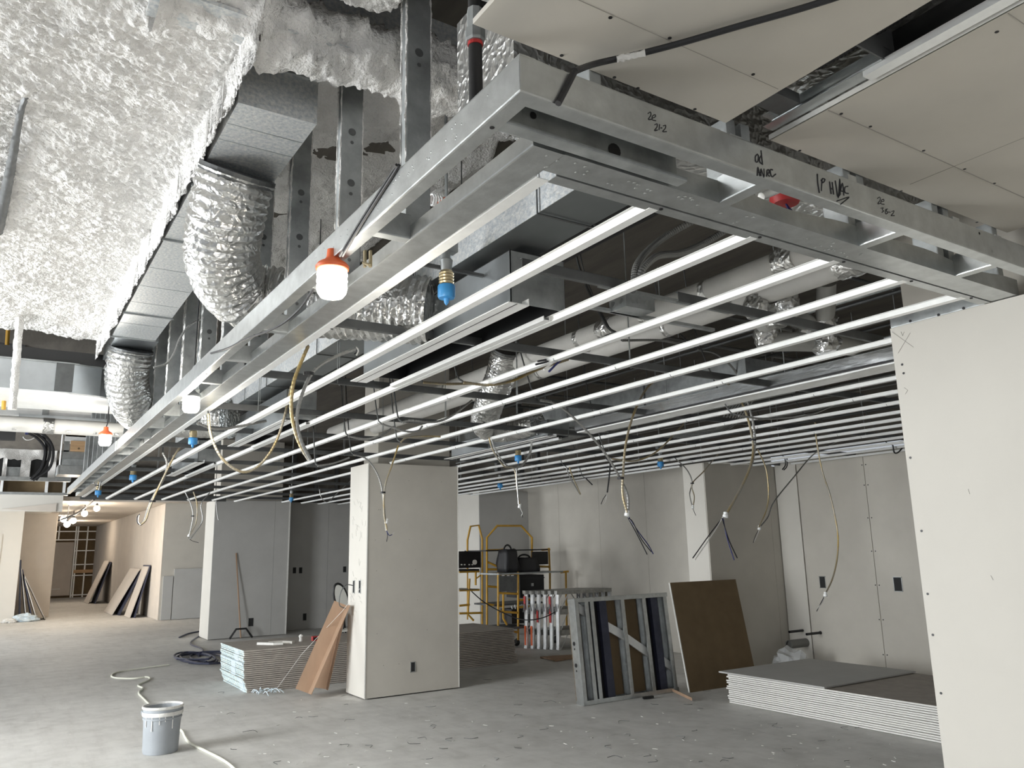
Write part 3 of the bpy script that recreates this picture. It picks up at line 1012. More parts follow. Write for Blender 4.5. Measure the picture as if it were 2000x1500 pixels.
MB().ext(uprof(.04, .05, .002), (2.055, 1.1, 2.95), (2.055, 1.53, 2.95), Z, -X).build('side_track', 'galv', t)
m = MB()
for dx in (0, .045):
    m.tube(even(spline([(1.90+dx, 1.42, 3.05), (1.92+dx, 1.25, 3.02), (1.94+dx, 1.0, 3.04)], 6), .006), lambda i, k: .017 if i % 2 else .0145, 8)
tag(m.build('flexible_conduit', 'blackrub', smooth=False), 'pair of black ribbed conduits inside the slot between upper ceiling boards', 'conduit')

# ================================================================ PIPES
def pipe_run(name, label, path, r, m, bands=(), wraps=(), n=18):
    t = thing(name, label, 'pipe', path[0])
    p = [V(q) for q in path]
    MB().tube(p, r, n).build('pipe_body', m, t, True)
    for s in bands:
        a = p[0].lerp(p[-1], s)
        d = (p[-1]-p[0]).normalized()
        MB().tube([a-d*.022, a+d*.022], r*1.03, n).build('foil_band', 'foil', t, True)
    for s in wraps:
        a = p[0].lerp(p[-1], s)
        d = (p[-1]-p[0]).normalized()
        q = [a+d*(.13*(i/8-.5)) for i in range(9)]
        MB().tube(q, lambda i, k: r*(1.04+.16*random.random()), n).build('foil_wrap', 'foil', t, True)
    return t


pipe_run('insulated_pipe', 'upper of two white insulated pipes running through the ceiling void', [(3.46, 1.75, 3.10), (3.46, 9.5, 3.10)], .068, 'pipe', (.18, .25, .34, .45, .6), (.105, .30))
pipe_run('insulated_pipe', 'lower of two white insulated pipes running through the ceiling void', [(3.70, 2.16, 3.06), (3.70, 8.70, 3.06)], .068, 'pipe', (.15, .24, .36, .47, .6), (.03,))
rng = random.Random(3)


def wrapped(label, pts, r, wr):
    t = thing('pipe_branch', label, 'pipe', at(*pts[0][:2], z=pts[0][2]))
    p = [at(a, b, z=c) for a, b, c in pts]
    MB().tube(even(spline(p, 8), .02), r, 14).build('pipe_body', 'pipeg', t, True)
    for a, b, c in wr:
        q = at(a, b, z=c)
        k = [q+V((0, 0, (i/6-.5)*.13)) for i in range(7)]
        MB().tube(k, lambda i, kk: r*(1.0+.42*rng.random())*(.9, 1.05, 1.15, 1.2, 1.15, 1.05, .9)[i], 16).build('foil_wrap', 'foil', t, True)


wrapped('foil-wrapped elbow and branch pipe nearest the white pipes, left of three', [(1470, 585, 3.02), (1495, 612, 2.95), (1497, 650, 2.86), (1530, 668, 2.84), (1590, 668, 2.84)], .052, [(1478, 600, 2.98), (1495, 655, 2.84)])
wrapped('grey insulated branch pipe with foil elbow, middle of three beside white pipes', [(1541, 552, 3.10), (1540, 592, 2.98), (1520, 612, 2.93), (1490, 640, 2.88)], .05, [(1538, 600, 2.96), (1515, 618, 2.92)])
wrapped('grey insulated branch pipe with foil elbow, right of three beside white pipes', [(1614, 553, 3.10), (1612, 610, 2.96), (1600, 640, 2.90), (1565, 625, 2.92)], .055, [(1610, 632, 2.91), (1572, 638, 2.90)])
wrapped('low grey pipe with foil cap crossing below the branch pipes by the column', [(1500, 668, 2.80), (1580, 668, 2.80), (1660, 676, 2.80), (1740, 690, 2.80)], .06, [(1612, 668, 2.79)])
pipe_run('black_pipe', 'left of two dark pipes high behind the first ceiling channels', [(2.46, 1.9, 3.28), (2.46, 9, 3.28)], .055, 'black')
pipe_run('black_pipe', 'right of two dark pipes high behind the first ceiling channels', [(2.66, 1.9, 3.30), (2.66, 9, 3.30)], .050, 'black')
t = thing('pipe_hanger', 'loop hanger and rod carrying the two dark pipes', 'hanger', (2.46, 2.95, 3.3))
MB().tube([(2.46, 2.95, 3.36), (2.46, 2.95, 3.98)], .006, 6).build('rod', 'black', t)
MB().tube([V((2.46+.06*math.sin(a*.3), 2.95, 3.28+.072*math.cos(a*.3))) for a in range(22)], .006, 6, False).build('loop', 'black', t)
t = thing('cross_pipe', 'fat white insulated pipe crossing the far left below the ducts', 'pipe', (.4, 9.15, 2.92))
MB().tube([(-1.5, 9.15, 2.925), (1.04, 9.15, 2.925)], .078, 18).build('pipe_body', 'pipe', t, True)
for x in (.36,):
    MB().tube([(x-.05, 9.15, 2.925), (x, 9.15, 2.925), (x+.05, 9.15, 2.925)], .082, 18).build('foil_band', 'foil', t, True)
for x in (.05, .52, .75, .95):
    B((x, 9.05, 2.855), (x+.04, 9.075, 2.872)).build('foil_tab', 'foil', t)
p = at(928, 62, y=1.62)
t = thing('sprinkler_drop', 'black vertical sprinkler pipe with grey hex fitting beside the soffit corner', 'pipe', (p.x, 1.62, 2.75))
MB().tube([(p.x, 1.62, 2.70), (p.x, 1.62, 3.10)], .0185, 14).build('pipe_body', 'black', t, True)
p.z = at(928, 84, y=1.62).z
MB().lathe([(.026, 0), (.028, .008), (.028, .036), (.022, .042), (.022, .10)], (p.x, 1.62, p.z), 8).build('hex_coupling', 'galv_d', t)
MB().lathe([(.0205, 0), (.0205, .010)], (p.x, 1.62, p.z-.010), 14).build('red_ring', 'red', t)
MB().tube([(p.x, 1.62, 3.05), (p.x+.16, 1.62, 3.06)], .016, 10).build('side_pipe', 'black', t, True)

# galvanized strut and yellow conduit at far left
t = thing('hanger_strut', 'vertical strut crusted with white overspray at the left edge of view', 'hanger', (.02, 7.6, 2.9))
p = [at(a, b, y=7.6) for a, b in ((46, 480), (42, 560), (34, 680), (24, 800))]
p = even(spline(p, 6), .025)
MB().tube(p, lambda i, k: .026*(1+.35*rng.random()), 9).build('crusted_strut', 'spray', t, True)
t = thing('yellow_conduit', 'yellow conduit with couplings dropping in the dark gap at far left', 'conduit', (-.05, 8.3, 3))
MB().tube([at(a, b, y=8.6) for a, b in ((16, 640), (12, 700), (9, 760), (7, 800))], .018, 8).build('conduit_body', 'yellow', t, True)
MB().tube([at(12, 705, y=8.6), at(11.5, 715, y=8.6)], .024, 8).build('coupling', 'brass', t, True)
t = struct(B((-2.2, 10.2, 2.9), (.1, 10.3, 3.98)).build('left_void_shade', 'dark'))  # dark sheet painted as the unlit void at left

# conduits and cable runs higher in the void
rg = random.Random(9)
for k in range(15):
    x, z_ = 4.95+k*.28+rg.uniform(-.08, .08), rg.uniform(3.15, 3.40)
    r_ = rg.choice((.012, .014, .018, .03))
    o = MB().tube([(x, 1.5, z_), (x+rg.uniform(-.05, .05), 12.5, z_+rg.uniform(-.05, .05))], r_, 8).build('conduit_run', rg.choice(('conduit', 'iron', 'galv_d')), None, True)
    tag(o, 'dim lengthwise conduit high in the ceiling void over the right-hand channels', 'conduit', 'lengthwise conduits in the ceiling void')
for k in range(7):
    y, z_ = 3.2+k*1.1+rg.uniform(-.2, .2), 3.46+.045*k
    o = MB().tube([(4.98, y, z_), (8.98, y+rg.uniform(-.1, .1), z_)], rg.choice((.012, .02)), 8).build('conduit_run', rg.choice(('conduit', 'iron')), None, True)
    tag(o, 'dim crosswise conduit high in the ceiling void over the right-hand channels', 'conduit', 'crosswise conduits in the ceiling void')
for k in range(8):
    x = 5.7+k*.06
    o = MB().tube(even(spline([(x, 4.6, 3.05), (x+.2, 5.2, 2.92+.02*k), (x+.9, 6.0, 2.88+.02*k), (x+1.5, 6.9, 3.0), (x+1.9, 8.0, 3.1)], 8), .08), .007, 5).build('slack_wire', 'galv_d', None, True)
    tag(o, 'slack grey wire sagging in a sheaf above the right-hand channels', 'wire', 'slack wires in the ceiling void')
for k in range(6):
    a_ = (4.95+k*.6, 9.9+rg.uniform(-.3, 1.8))
    o = B((a_[0], a_[1], 2.72), (a_[0]+.06, a_[1]+.06, 3.98)).build('hanger_post', 'iron')
    tag(o, 'dark vertical hanger post far back in the ceiling void', 'hanger', 'hanger posts in the ceiling void')
d6 = thing('supply_duct', 'dim galvanized duct crossing the void behind the fat branch pipes', 'duct', (5.5, 5.2, 2.85))
B((5.0, 4.2, 2.86), (5.6, 9.0, 3.1)).build('duct_body', 'galv_d', d6)
for y in (5.4, 6.6, 7.8):
    B((4.99, y, 2.85), (5.61, y+.015, 3.11)).build('seam_flange', 'iron', d6)
# ================================================================ HANGING CABLES
def cable_mesh(pts, r, m, name, parent, ribs=True, n=7):
    p = even(spline(pts, 8), max(.006, r*1.1))
    f_ = (lambda i, k: r if i % 2 else r*.86) if ribs and r > .006 else r
    return MB().tube(p, f_, n).build(name, m, parent, not ribs)


def hang(label, strands, r=.008, z=None, y=None, ties=(), conn=None, wires=(), cat='cable', name='hanging_cable', mats=('cable', 'cabley')):
    """armoured cables hanging from the grid; strands are pixel paths in a plane y = const"""
    z = z or CZ+.03
    if y is None:
        y = at(*strands[0][0], z=z).y
    org = at(*strands[0][0], y=y)
    t = thing(name, label, cat, org)
    for k, s in enumerate(strands):
        pp = [at(a, b, y=y-.012*k) for a, b in s]
        if k == 0:                                                   # runs on up to the deck it is fixed to
            top = 2.99 if 22.4 < y else 3.975
            q = pp[0]
            MB().tube(spline([V((q.x+.10, q.y+.55, top)), V((q.x+.08, q.y+.45, q.z+.55*(top-q.z))), V((q.x+.02, q.y+.14, q.z+.12)), q], 5), r*.55, 6).build('cable_riser', 'iron', t, True)
        cable_mesh(pp, r*.88, mats[k % len(mats)], 'cable_strand', t)
    for a, b in ties:
        q = at(a, b, y=y-.006)
        MB().lathe([(r*2.4, -.008), (r*2.4, .008)], q, 10).build('cable_tie', 'blackrub', t)
    if conn:
        q = at(*conn, y=y-.006)
        MB().lathe([(r*1.2, -.022), (r*1.9, -.02), (r*1.9, 0), (r*1.5, .004), (r*1.5, .022)], q, 10, (.2, 0, 1)).build('connector', 'galv_b', t)
    for k, w in enumerate(wires):
        m = ('wireb', 'wirew', 'wirebl', 'wireb')[k % 4]
        MB().tube(even(spline([at(a, b, y=y-.004*k) for a, b in w], 6), .012), max(.0028, r*.38), 5).build('bare_wire', m, t, True)
    return t


hang('pair of thick ribbed cables hanging in a long curve right of the lit work lamp',
     [[(602, 676), (585, 715), (573, 750), (569, 800), (577, 845), (592, 880), (605, 900)], [(695, 681), (655, 697), (615, 722), (592, 765), (580, 815), (588, 860), (607, 899)]],
     .0115, ties=[(603, 730)], wires=[[(693, 680), (699, 686), (692, 692)], [(695, 678), (700, 684), (696, 694)]], mats=('cabley', 'cable'))
hang('single cable drooping in a wide loop left of the ribbed cable pair',
     [[(407, 808), (412, 850), (430, 890), (455, 914), (480, 922), (505, 910), (530, 880), (548, 840), (560, 795), (569, 755)]], .012, mats=('cabley',), y=5.9)
hang('cable pair with black tie dropping to a hook below the left soffit end',
     [[(318, 884), (326, 905), (320, 935), (302, 965), (290, 990), (282, 1015), (273, 1026)], [(352, 872), (338, 895), (318, 935), (305, 962), (293, 990), (285, 1015), (276, 1024)]],
     .013, ties=[(298, 979)], wires=[[(276, 1026), (269, 1022), (268, 1010), (273, 1004)], [(274, 1025), (270, 1018), (272, 1006)]])
hang('tangle of three thin cables before the corridor wall corner',
     [[(360, 958), (373, 985), (377, 1010), (370, 1045)], [(378, 960), (385, 985), (383, 1020), (370, 1046)], [(410, 962), (393, 985), (395, 1018), (372, 1052)]],
     .012, ties=[(376, 1008)], conn=(369, 1046), wires=[[(368, 1050), (375, 1056), (388, 1060)], [(369, 1052), (378, 1050), (384, 1040)]])
hang('short cable stub above the far second column edge', [[(422, 975), (424, 1000), (427, 1016)]], .012)
hang('thin cable sagging in a small hoop left of the near column', [[(624, 956), (628, 972), (640, 980), (662, 960), (690, 934)]], .009)
hang('forked cable hanging in front of the near column face',
     [[(690, 888), (715, 896), (735, 922), (746, 955), (751, 1000), (754, 1036)], [(778, 870), (765, 910), (752, 950), (750, 1000), (756, 1036)]],
     .0095, ties=[(748, 962)], conn=(755, 1018), wires=[[(755, 1034), (757, 1046), (755, 1058)], [(755, 1034), (762, 1046), (770, 1040)], [(755, 1036), (760, 1046), (766, 1044)]], y=6.6)
hang('cables coiled in hanging loops above the yellow scaffold',
     [[(957, 842), (965, 872), (985, 905), (1006, 914), (1026, 900), (1037, 872), (1032, 845), (1010, 825)], [(953, 845), (962, 878), (984, 910), (1004, 916), (1010, 955), (1015, 985)], [(1040, 850), (1036, 885), (1020, 910), (1009, 920), (1013, 985)]],
     .0085, ties=[(1008, 922)], conn=(1015, 988), wires=[[(1015, 990), (1018, 1000), (1021, 1011)], [(1015, 990), (1020, 1002), (1018, 1008)]], y=6.4)
hang('heavy cable pair with splayed wires hanging before the middle of the rear wall',
     [[(1055, 782), (1088, 790), (1130, 825), (1178, 880), (1210, 932), (1226, 968), (1227, 1002)], [(1295, 731), (1262, 760), (1237, 810), (1222, 868), (1217, 925), (1216, 965), (1225, 1002)]],
     .0115, ties=[(1212, 934)], conn=(1225, 1003), wires=[[(1226, 1010), (1245, 1045), (1264, 1083)], [(1227, 1010), (1240, 1030), (1256, 1055), (1277, 1082)], [(1228, 1010), (1248, 1040), (1266, 1064), (1276, 1082)], [(1228, 1012), (1236, 1020), (1252, 1052), (1272, 1078)]], y=4.7, mats=('cable', 'cabley'))
hang('thick ribbed cable pair curving down before the dark pier, with splayed wires',
     [[(1362, 683), (1400, 692), (1438, 728), (1462, 790), (1474, 850), (1470, 900), (1450, 950), (1422, 1000)], [(1385, 725), (1420, 748), (1448, 785), (1464, 830), (1471, 875), (1464, 915), (1446, 955), (1420, 1002)]],
     .0115, ties=[(1470, 859)], conn=(1417, 1006), wires=[[(1412, 1010), (1385, 1045), (1353, 1090)], [(1412, 1010), (1390, 1046), (1357, 1094)], [(1412, 1012), (1420, 1050), (1434, 1094)], [(1410, 1012), (1424, 1055), (1440, 1090)]], y=4.3)
hang('long single cable hanging lowest before the beige right rear wall',
     [[(1592, 825), (1595, 862), (1606, 920), (1622, 970), (1636, 1040), (1635, 1090), (1626, 1130), (1613, 1158)]], .0095, conn=(1612, 1161), mats=('cabley',),
     wires=[[(1610, 1165), (1602, 1180), (1595, 1194)], [(1611, 1165), (1605, 1178), (1597, 1188)]], y=4.9)
hang('two crossing cables meeting at a connector over the pier corner',
     [[(1640, 860), (1592, 885), (1552, 930), (1512, 980), (1500, 1010), (1484, 1030)], [(1480, 878), (1496, 915), (1501, 960), (1497, 995), (1482, 1030)]],
     .009, conn=(1483, 1031), wires=[[(1483, 1034), (1476, 1045), (1471, 1060)], [(1483, 1034), (1478, 1048), (1473, 1058)]], y=5.6)
hang('small forked cable in front of the left edge of the pier',
     [[(1320, 896), (1342, 918), (1352, 942), (1347, 965), (1352, 988)], [(1402, 887), (1375, 920), (1352, 945), (1356, 970), (1354, 988)]],
     .009, ties=[(1352, 944)], conn=(1353, 990), wires=[[(1353, 992), (1356, 1000), (1359, 1007)]], y=6.9)
hang('short drooping cable left of the heavy splayed pair', [[(1192, 902), (1190, 930), (1186, 962)]], .011, mats=('blackrub',),
     wires=[[(1185, 965), (1178, 975), (1174, 985)], [(1185, 965), (1183, 978), (1178, 986)]], y=7.2)
hang('short slanting cable stub over the rear wall', [[(1106, 912), (1112, 930), (1133, 966)], [(1112, 912), (1118, 930), (1134, 966)]], .009, y=7.4)
hang('tiny cable tail poking below the far channels', [[(1145, 935), (1152, 942), (1157, 947)]], .01, y=8, mats=('blackrub',))
hang('bent cable tail beside the vertical strip on the rear wall', [[(1533, 893), (1534, 908), (1528, 917)], [(1537, 893), (1537, 910), (1531, 918)]], .009, y=6.6, mats=('blackrub',))
hang('black cable bend beside the right-hand column at the last channels', [[(1744, 870), (1747, 884), (1755, 883), (1766, 870)]], .010, y=5.1, mats=('blackrub',))
# slack runs lying in the grid
for lab, p, r, y, mm in (
    ('grey and yellow cable arcing across the void below the white pipes', [(905, 747), (955, 752), (1000, 744), (1050, 722), (1110, 702)], .011, 4.2, ('cabley',)),
    ('cable sagging along the channels right of the near column top', [(785, 825), (800, 822), (850, 824), (882, 812), (922, 782)], .011, 5.2, ('cable',)),
    ('white cable looping under the channels left of the near column top', [(745, 828), (790, 842), (815, 842), (825, 832)], .009, 5.4, ('cable',)),
    ('grey cable curve over the second white pipe', [(1215, 665), (1290, 665), (1340, 675)], .010, 3.6, ('conduit',)),
    ('yellow cable curve low under the channels at mid ceiling', [(1195, 896), (1240, 900), (1285, 880), (1335, 828)], .010, 5.6, ('cabley',)),
    ('long cable draped over the right-hand channels', [(1442, 812), (1500, 818), (1580, 810), (1630, 790)], .010, 3.9, ('cable',)),
    ('pair of yellow cables lying straight across behind the slot diffuser', [(826, 747), (870, 750), (920, 749)], .011, 4.6, ('cabley',)),
    ('curling cable end poking below the grid before the near column', [(782, 864), (795, 855), (830, 852), (860, 853)], .009, 5.6, ('cabley',)),
    ('thin white cable arc left of the near column under the grid', [(620, 910), (650, 905), (672, 898), (682, 894)], .010, 6.4, ('cable',)),
    ('cable sagging between far channels left of the near column', [(680, 852), (715, 858), (745, 850), (770, 833)], .011, 6.0, ('cable',)),
    ('dark cable bundle across the channels above the drooping loop', [(385, 826), (420, 838), (460, 834), (520, 822)], .013, 6.4, ('conduit',)),
):
    hang(lab, [p], r, y=y, mats=mm)
# conduit end with black wires
hang('dark ribbed conduit ending in a spray of black wires over the white pipes', [[(1205, 652), (1185, 658), (1160, 675), (1118, 690)]], .017, y=3.55, mats=('conduit',), conn=(1114, 692),
     wires=[[(1108, 692), (1080, 700), (1050, 706)], [(1108, 694), (1085, 705), (1062, 722)], [(1108, 694), (1090, 708), (1072, 726)], [(1106, 692), (1070, 706), (1046, 712)]])
# two ribbed conduits bending up from the first cross channel
for lab, p in (('upper of two ribbed grey conduits bending up from the first cross channel', [(1238, 552, 2.70), (1243, 520, 2.78), (1265, 490, 2.88), (1300, 462, 2.98), (1352, 432, 3.05)]),
               ('lower of two ribbed grey conduits bending up from the first cross channel', [(1246, 553, 2.70), (1256, 525, 2.76), (1285, 500, 2.84), (1330, 494, 2.90), (1375, 475, 2.98), (1425, 445, 3.06)])):
    t = thing('flexible_conduit', lab, 'conduit', at(*p[0][:2], z=p[0][2]))
    q = even(spline([at(a, b, z=c) for a, b, c in p], 8), .0055)
    MB().tube(q, lambda i, k: .0165 if i % 2 else .0138, 10).build('ribbed_sleeve', 'conduit', t)
t = thing('junction_box', 'square steel junction box on the channels near the white pipes', 'electrical box', at(1238, 600, z=2.72))
a = at(1238, 610, z=2.70)
B((a.x-.10, a.y-.06, 2.70), (a.x+.08, a.y+.06, 2.765)).build('box_body', 'galv_d', t)
m = MB()
for dx in (-.06, -.02, .03):
    m.lathe([(.013, 0), (.013, .003), (.009, .003)], (a.x+dx, a.y-.06, 2.733), 12, (0, -1, 0))
for dy in (-.03, .03):
    m.lathe([(.013, 0), (.013, .003), (.009, .003)], (a.x-.10, a.y+dy, 2.733), 12, (-1, 0, 0))
m.build('knockout', 'galv', t)
B((a.x-.26, a.y-.075, 2.765), (a.x+.6, a.y-.05, 2.78)).build('bracket_bar', 'galv_d', t)
B((a.x-.26, a.y+.045, 2.70), (a.x+.6, a.y+.07, 2.715)).build('bracket_bar', 'galv_d', t)

# ---- black cables on and around the soffit
t = thing('black_cable', 'black spattered cable running along the upper board and over the lettered track', 'cable', at(1120, 136, z=2.9))
MB().tube(even(spline([at(1655, -12, z=2.915), at(1560, 18, z=2.912), at(1440, 52, z=2.912), at(1330, 84, z=2.91), at(1245, 106, z=2.905), at(1165, 124, z=2.88), at(1122, 139, z=2.742)], 8), .012), .0085, 8).build('cable_run', 'blackrub', t, True)
MB().tube(even(spline([at(1205, 116, z=2.893), at(1225, 111, z=2.898), at(1260, 103, z=2.903)], 8), .006), lambda i, k: .0055+.0065*rng.random(), 8).build('spray_spatter', 'mud', t, True)
MB().tube(even(spline([at(1122, 140, y=FY-.012), at(1112, 160, y=FY-.010), at(1098, 187, y=FY-.010), at(1090, 202, y=FY-.010)], 6), .01), .0085, 8).build('cable_tail', 'blackrub', t, True)
t = thing('black_cable', 'dark cable clipped along the lower edge of the soffit beam past the lamp', 'cable', at(590, 590, x=.92))
MB().tube(even(spline([at(612, 565, x=FX-.006), at(588, 600, x=FX+.01), at(555, 630, x=FX-.008), at(520, 648, x=FX-.006), at(480, 662, x=FX-.006), at(445, 680, x=FX-.008), at(412, 690, x=FX-.006)], 8), .015), .005, 6).build('cable_run', 'blackrub', t, True)
hang('cut flexible conduit end with blue wires behind the soffit beams', [[(592, 612), (593, 625), (594, 640)]], .019, None, y=3.9, mats=('galv_d',), conn=(595, 644),
     wires=[[(592, 650), (580, 654), (565, 648), (555, 634)], [(594, 650), (582, 658), (566, 650), (556, 636)], [(596, 648), (590, 656), (576, 656)]])
hang('pale cable bowed across the studs beyond the first foil duct', [[(398, 620), (370, 636), (352, 660), (340, 690), (325, 710), (300, 718)]], .010, y=6.0, mats=('cable',))
t = hang('bundle of cables tied at the far end of the soffit beam', [[(202, 884), (198, 900), (190, 925), (182, 945)], [(204, 886), (202, 905), (195, 930), (190, 955)], [(208, 884), (206, 905), (197, 935), (193, 958)]], .014, y=12.3, ties=[(190, 948)])

# black cable sheaf at far left
t = thing('cable_sheaf', 'sheaf of black cables bowed before the white sprayed wall at far left', 'cable', at(50, 828, y=13))
for k, p in enumerate(([(40, 700), (44, 790), (58, 827), (78, 840), (90, 870), (86, 905), (62, 937)], [(62, 842), (82, 855), (97, 875), (92, 905), (70, 938)], [(72, 840), (92, 855), (104, 880), (96, 915), (64, 938)], [(56, 846), (75, 858), (88, 880), (80, 915), (60, 936)])):
    MB().tube(even(spline([at(a, b, y=13-.02*k) for a, b in p], 8), .04), .019, 7).build('black_cable', 'blackrub', t, True)
MB().lathe([(.05, -.04), (.06, .02), (.02, .05)], at(46, 828, y=13), 10, (1, 0, .2)).build('blue_cap', 'wirebl', t)
MB().lathe([(.04, -.04), (.05, .02), (.02, .05)], at(55, 843, y=13), 10, (1, 0, .2)).build('blue_cap', 'wirebl', t)
MB().tube(even(spline([at(a, b, y=13) for a, b in ((45, 853), (50, 859), (62, 858), (76, 848))], 6), .03), .008, 5).build('white_cable', 'wirew', t, True)

# ================================================================ LAMPS
LEADS = []


def work_lamp(label, c, s=1., on=True, body='orange', power=9):
    t = thing('work_lamp', label, 'lamp', c)
    c = V(c)
    MB().lathe([(.012*s, .085*s), (.020*s, .083*s), (.022*s, .055*s), (.028*s, .045*s), (.052*s, .030*s), (.060*s, .018*s), (.058*s, .008*s), (.050*s, .004*s)], c, 26).build('lamp_cap', body, t, True)
    MB().lathe([(.053*s, .006*s)]+[((.055 if i % 2 else .0525)*s, -.012*s*i) for i in range(7)]+[(.050*s, -.080*s), (.040*s, -.094*s), (.01*s, -.098*s)], c, 26).build('lit_lens', 'glow', t, True)
    MB().tube([c+V((0, 0, .083*s)), c+V((.01, .01, .12*s))]+([V((c.x+.01, c.y+.01, 3.98))] if c.y > 4 else []), .005*s, 6).build('lamp_lead', 'blackrub', t, True)
    lamp('work_lamp_light', c+V((0, 0, -.17*s)), power, (1, .93, .82), .05)
    return t


LEADS.append(work_lamp('glowing orange-capped work lamp hanging from the near soffit beam', at(649, 531, x=.93), 1.0))
for k in (0, 5):
    MB().tube(even(spline([at(775+k, 322, z=2.745), at(764+k, 340, x=FX-.006), at(735+k, 385, x=FX-.006), at(700+k, 440, x=FX-.006), at(664+k, 500, x=FX-.006)], 8), .012), .0052, 6).build('lamp_cord', 'blackrub', LEADS[0], True)
work_lamp('second lit work lamp half hidden behind the soffit beams farther along', at(374, 778, x=1.02), 1.0, True, 'galv_d', 14)
work_lamp('small distant orange-capped lamp behind the far soffit studs', at(206, 851, x=.80), 1.0, True, 'orange', 12)


def socket(label, px, py, z=None, y=None, s=1., pipe=True):
    c = at(px, py, z=z) if z else at(px, py, y=y)
    t = thing('lamp_socket', label, 'lamp socket', c)
    MB().lathe([(.020*s, .062*s), (.026*s, .052*s)]+[((.0265 if i % 2 else .0235)*s, (.048-.0055*i)*s) for i in range(9)], c, 18).build('threaded_shell', 'brass', t, True)
    MB().lathe([(.028*s, .010*s), (.030*s, .006*s), (.030*s, -.030*s), (.027*s, -.036*s), (.010*s, -.038*s), (.008*s, -.052*s), (.002*s, -.060*s)], c, 20).build('plug_cap', 'blue', t, True)
    MB().lathe([(.014*s, .13*s), (.014*s, .11*s), (.022*s, .10*s), (.018*s, .062*s)], c, 14).build('socket_neck', 'galv_d', t, True)
    B(c+V((-.035*s, -.02*s, .13*s)), c+V((.035*s, .02*s, .17*s))).build('mounting_box', 'galv_d', t)
    MB().tube([c+V((0, 0, .17*s)), V((c.x, c.y, 3.98))], .006*s, 5).build('rod', 'galv_d', t)
    return t


socket('nearest blue-capped threaded lamp socket hanging between the first channels', 872, 563, z=2.74, s=1.3)
B((1.45, 2.985, 2.845), (2.05, 3.0, 2.86)).build('side_bar', 'iron', bpy.data.objects['lamp_socket'])
socket('blue-capped lamp socket beyond the first foil duct, left of the drooping loop', 377, 858, y=7.2, s=1.25)
socket('far blue-capped lamp socket near the left end of the soffit frame', 260, 930, y=11, s=1.4)
socket('blue-capped socket dangling on cables at the soffit end', 192, 960, y=12.6, s=1.4)
socket('blue-capped socket inside the coiled hanging cable loops', 1012, 892, y=7.2, s=1.3)
socket('blue-capped socket over the right part of the rear wall', 1290, 904, y=7.1, s=1.3)
socket('blue-capped socket over the scaffold corner', 977, 946, y=11.0, s=1.5)
socket('tiny blue-capped socket over the recessed grey wall', 569, 973, y=13.0, s=1.2)
t = thing('orange_plug', 'orange plug with coiled spring between the soffit tracks', 'plug', at(866, 398, x=1.35))
c = at(866, 400, x=1.35)
MB().lathe([(.016, -.035), (.022, -.03), (.024, .02), (.016, .035)], c, 14, (.5, .1, .5)).build('plug_body', 'orange', t, True)
MB().tube([c+V((-.055+.02*math.cos(i*.7)*0+.0022*i*.6, .022*math.cos(i*.75), .022*math.sin(i*.75)+.01)) for i in range(34)], .004, 5).build('coil_spring', 'galv_b', t, True)
t = thing('beam_clamp', 'pair of brass-coloured clamp strips with a wing nut between the soffit tracks', 'clamp', at(716, 500, x=1.05))
for dx in (-5, 6):
    a = at(717+dx, 488, x=1.05)
    b = at(717+dx, 520, x=1.05)
    MB().obox(b, (.008, 0, 0), (0, .014, 0), a-b).build('clamp_strip', 'brass', t)
MB().tube([at(710, 513, x=1.045), at(722, 518, x=1.045)], .006, 6).build('wing_nut', 'brass', t)
t = thing('bell_box', 'round red device with blue wires seen through the lettered track gap', 'electrical box', at(1534, 390, z=2.82))
c = at(1534, 388, z=2.80)
MB().lathe([(.045, -.02), (.055, 0), (.05, .03)], c, 18).build('red_dome', 'red', t, True)
for k in range(3):
    MB().tube(spline([c+V((0, 0, -.02)), c+V((.015*k, -.01, -.06)), c+V((-.01+.015*k, 0, -.075)), c+V((.01, .01, -.03))], 6), .003, 5).build('blue_wire', 'wirebl', t, True)
t = thing('conduit_stub', 'bright pipe stub beside the red device in the track gap', 'conduit', at(1505, 385, z=2.76))
MB().tube([at(1487, 384, z=2.74), at(1518, 371, z=2.78)], .014, 12).build('stub_body', 'galv_b', t, True)

# corridor lamps on a string
t0 = thing('hanging_cable', 'dark cable sagging under the corridor ceiling between glowing bulbs', 'cable', at(130, 1018, z=2.95))
MB().tube(even(spline([at(184, 975, y=20.5), at(168, 990, y=23), at(150, 1003, y=26), at(128, 1012, y=29), at(110, 1018, y=31)], 8), .15), .03, 6).build('cable_strand', 'blackrub', t0, True)
for k, (px, py, y, lab) in enumerate(((139, 981, 22.9, 'highest glowing bulb, left over the corridor mouth'), (189, 993, 23.2, 'rightmost glowing bulb of the corridor string'), (165, 1003, 24, 'glowing bulb second from right in the corridor string'),
                                      (143, 1017, 27, 'glowing bulb at the middle of the corridor cluster'), (131, 1024, 23, 'lowest glowing bulb in the corridor'), (124, 1014, 30, 'leftmost and farthest glowing corridor bulb'))):
    c = at(px, py, y=y)
    t = thing('string_bulb', lab, 'lamp', c)
    r = 5.2*y/FPX
    MB().lathe([(r*.35, r*.95), (r*.8, r*.6), (r, 0), (r*.8, -r*.6), (r*.3, -r*.95)], c, 16).build('bulb', 'glowb', t, True)
    MB().lathe([(r*.3, r*1.6), (r*.42, r*.9)], c, 12).build('socket', 'blackrub', t, True)
    MB().tube([c+V((0, 0, r*1.5)), V((c.x, c.y, 3.02))], .012, 5).build('drop_cord', 'blackrub', t, True)
    lamp('string_bulb_light', c-V((0, 0, r*2.2)), 13, (1, .87, .72), .1)
lamp('string_bulb_light', (2.4, 34, 2.6), 40, (1, .87, .72), .1)  # point lamp without a bulb model, deep in the corridor
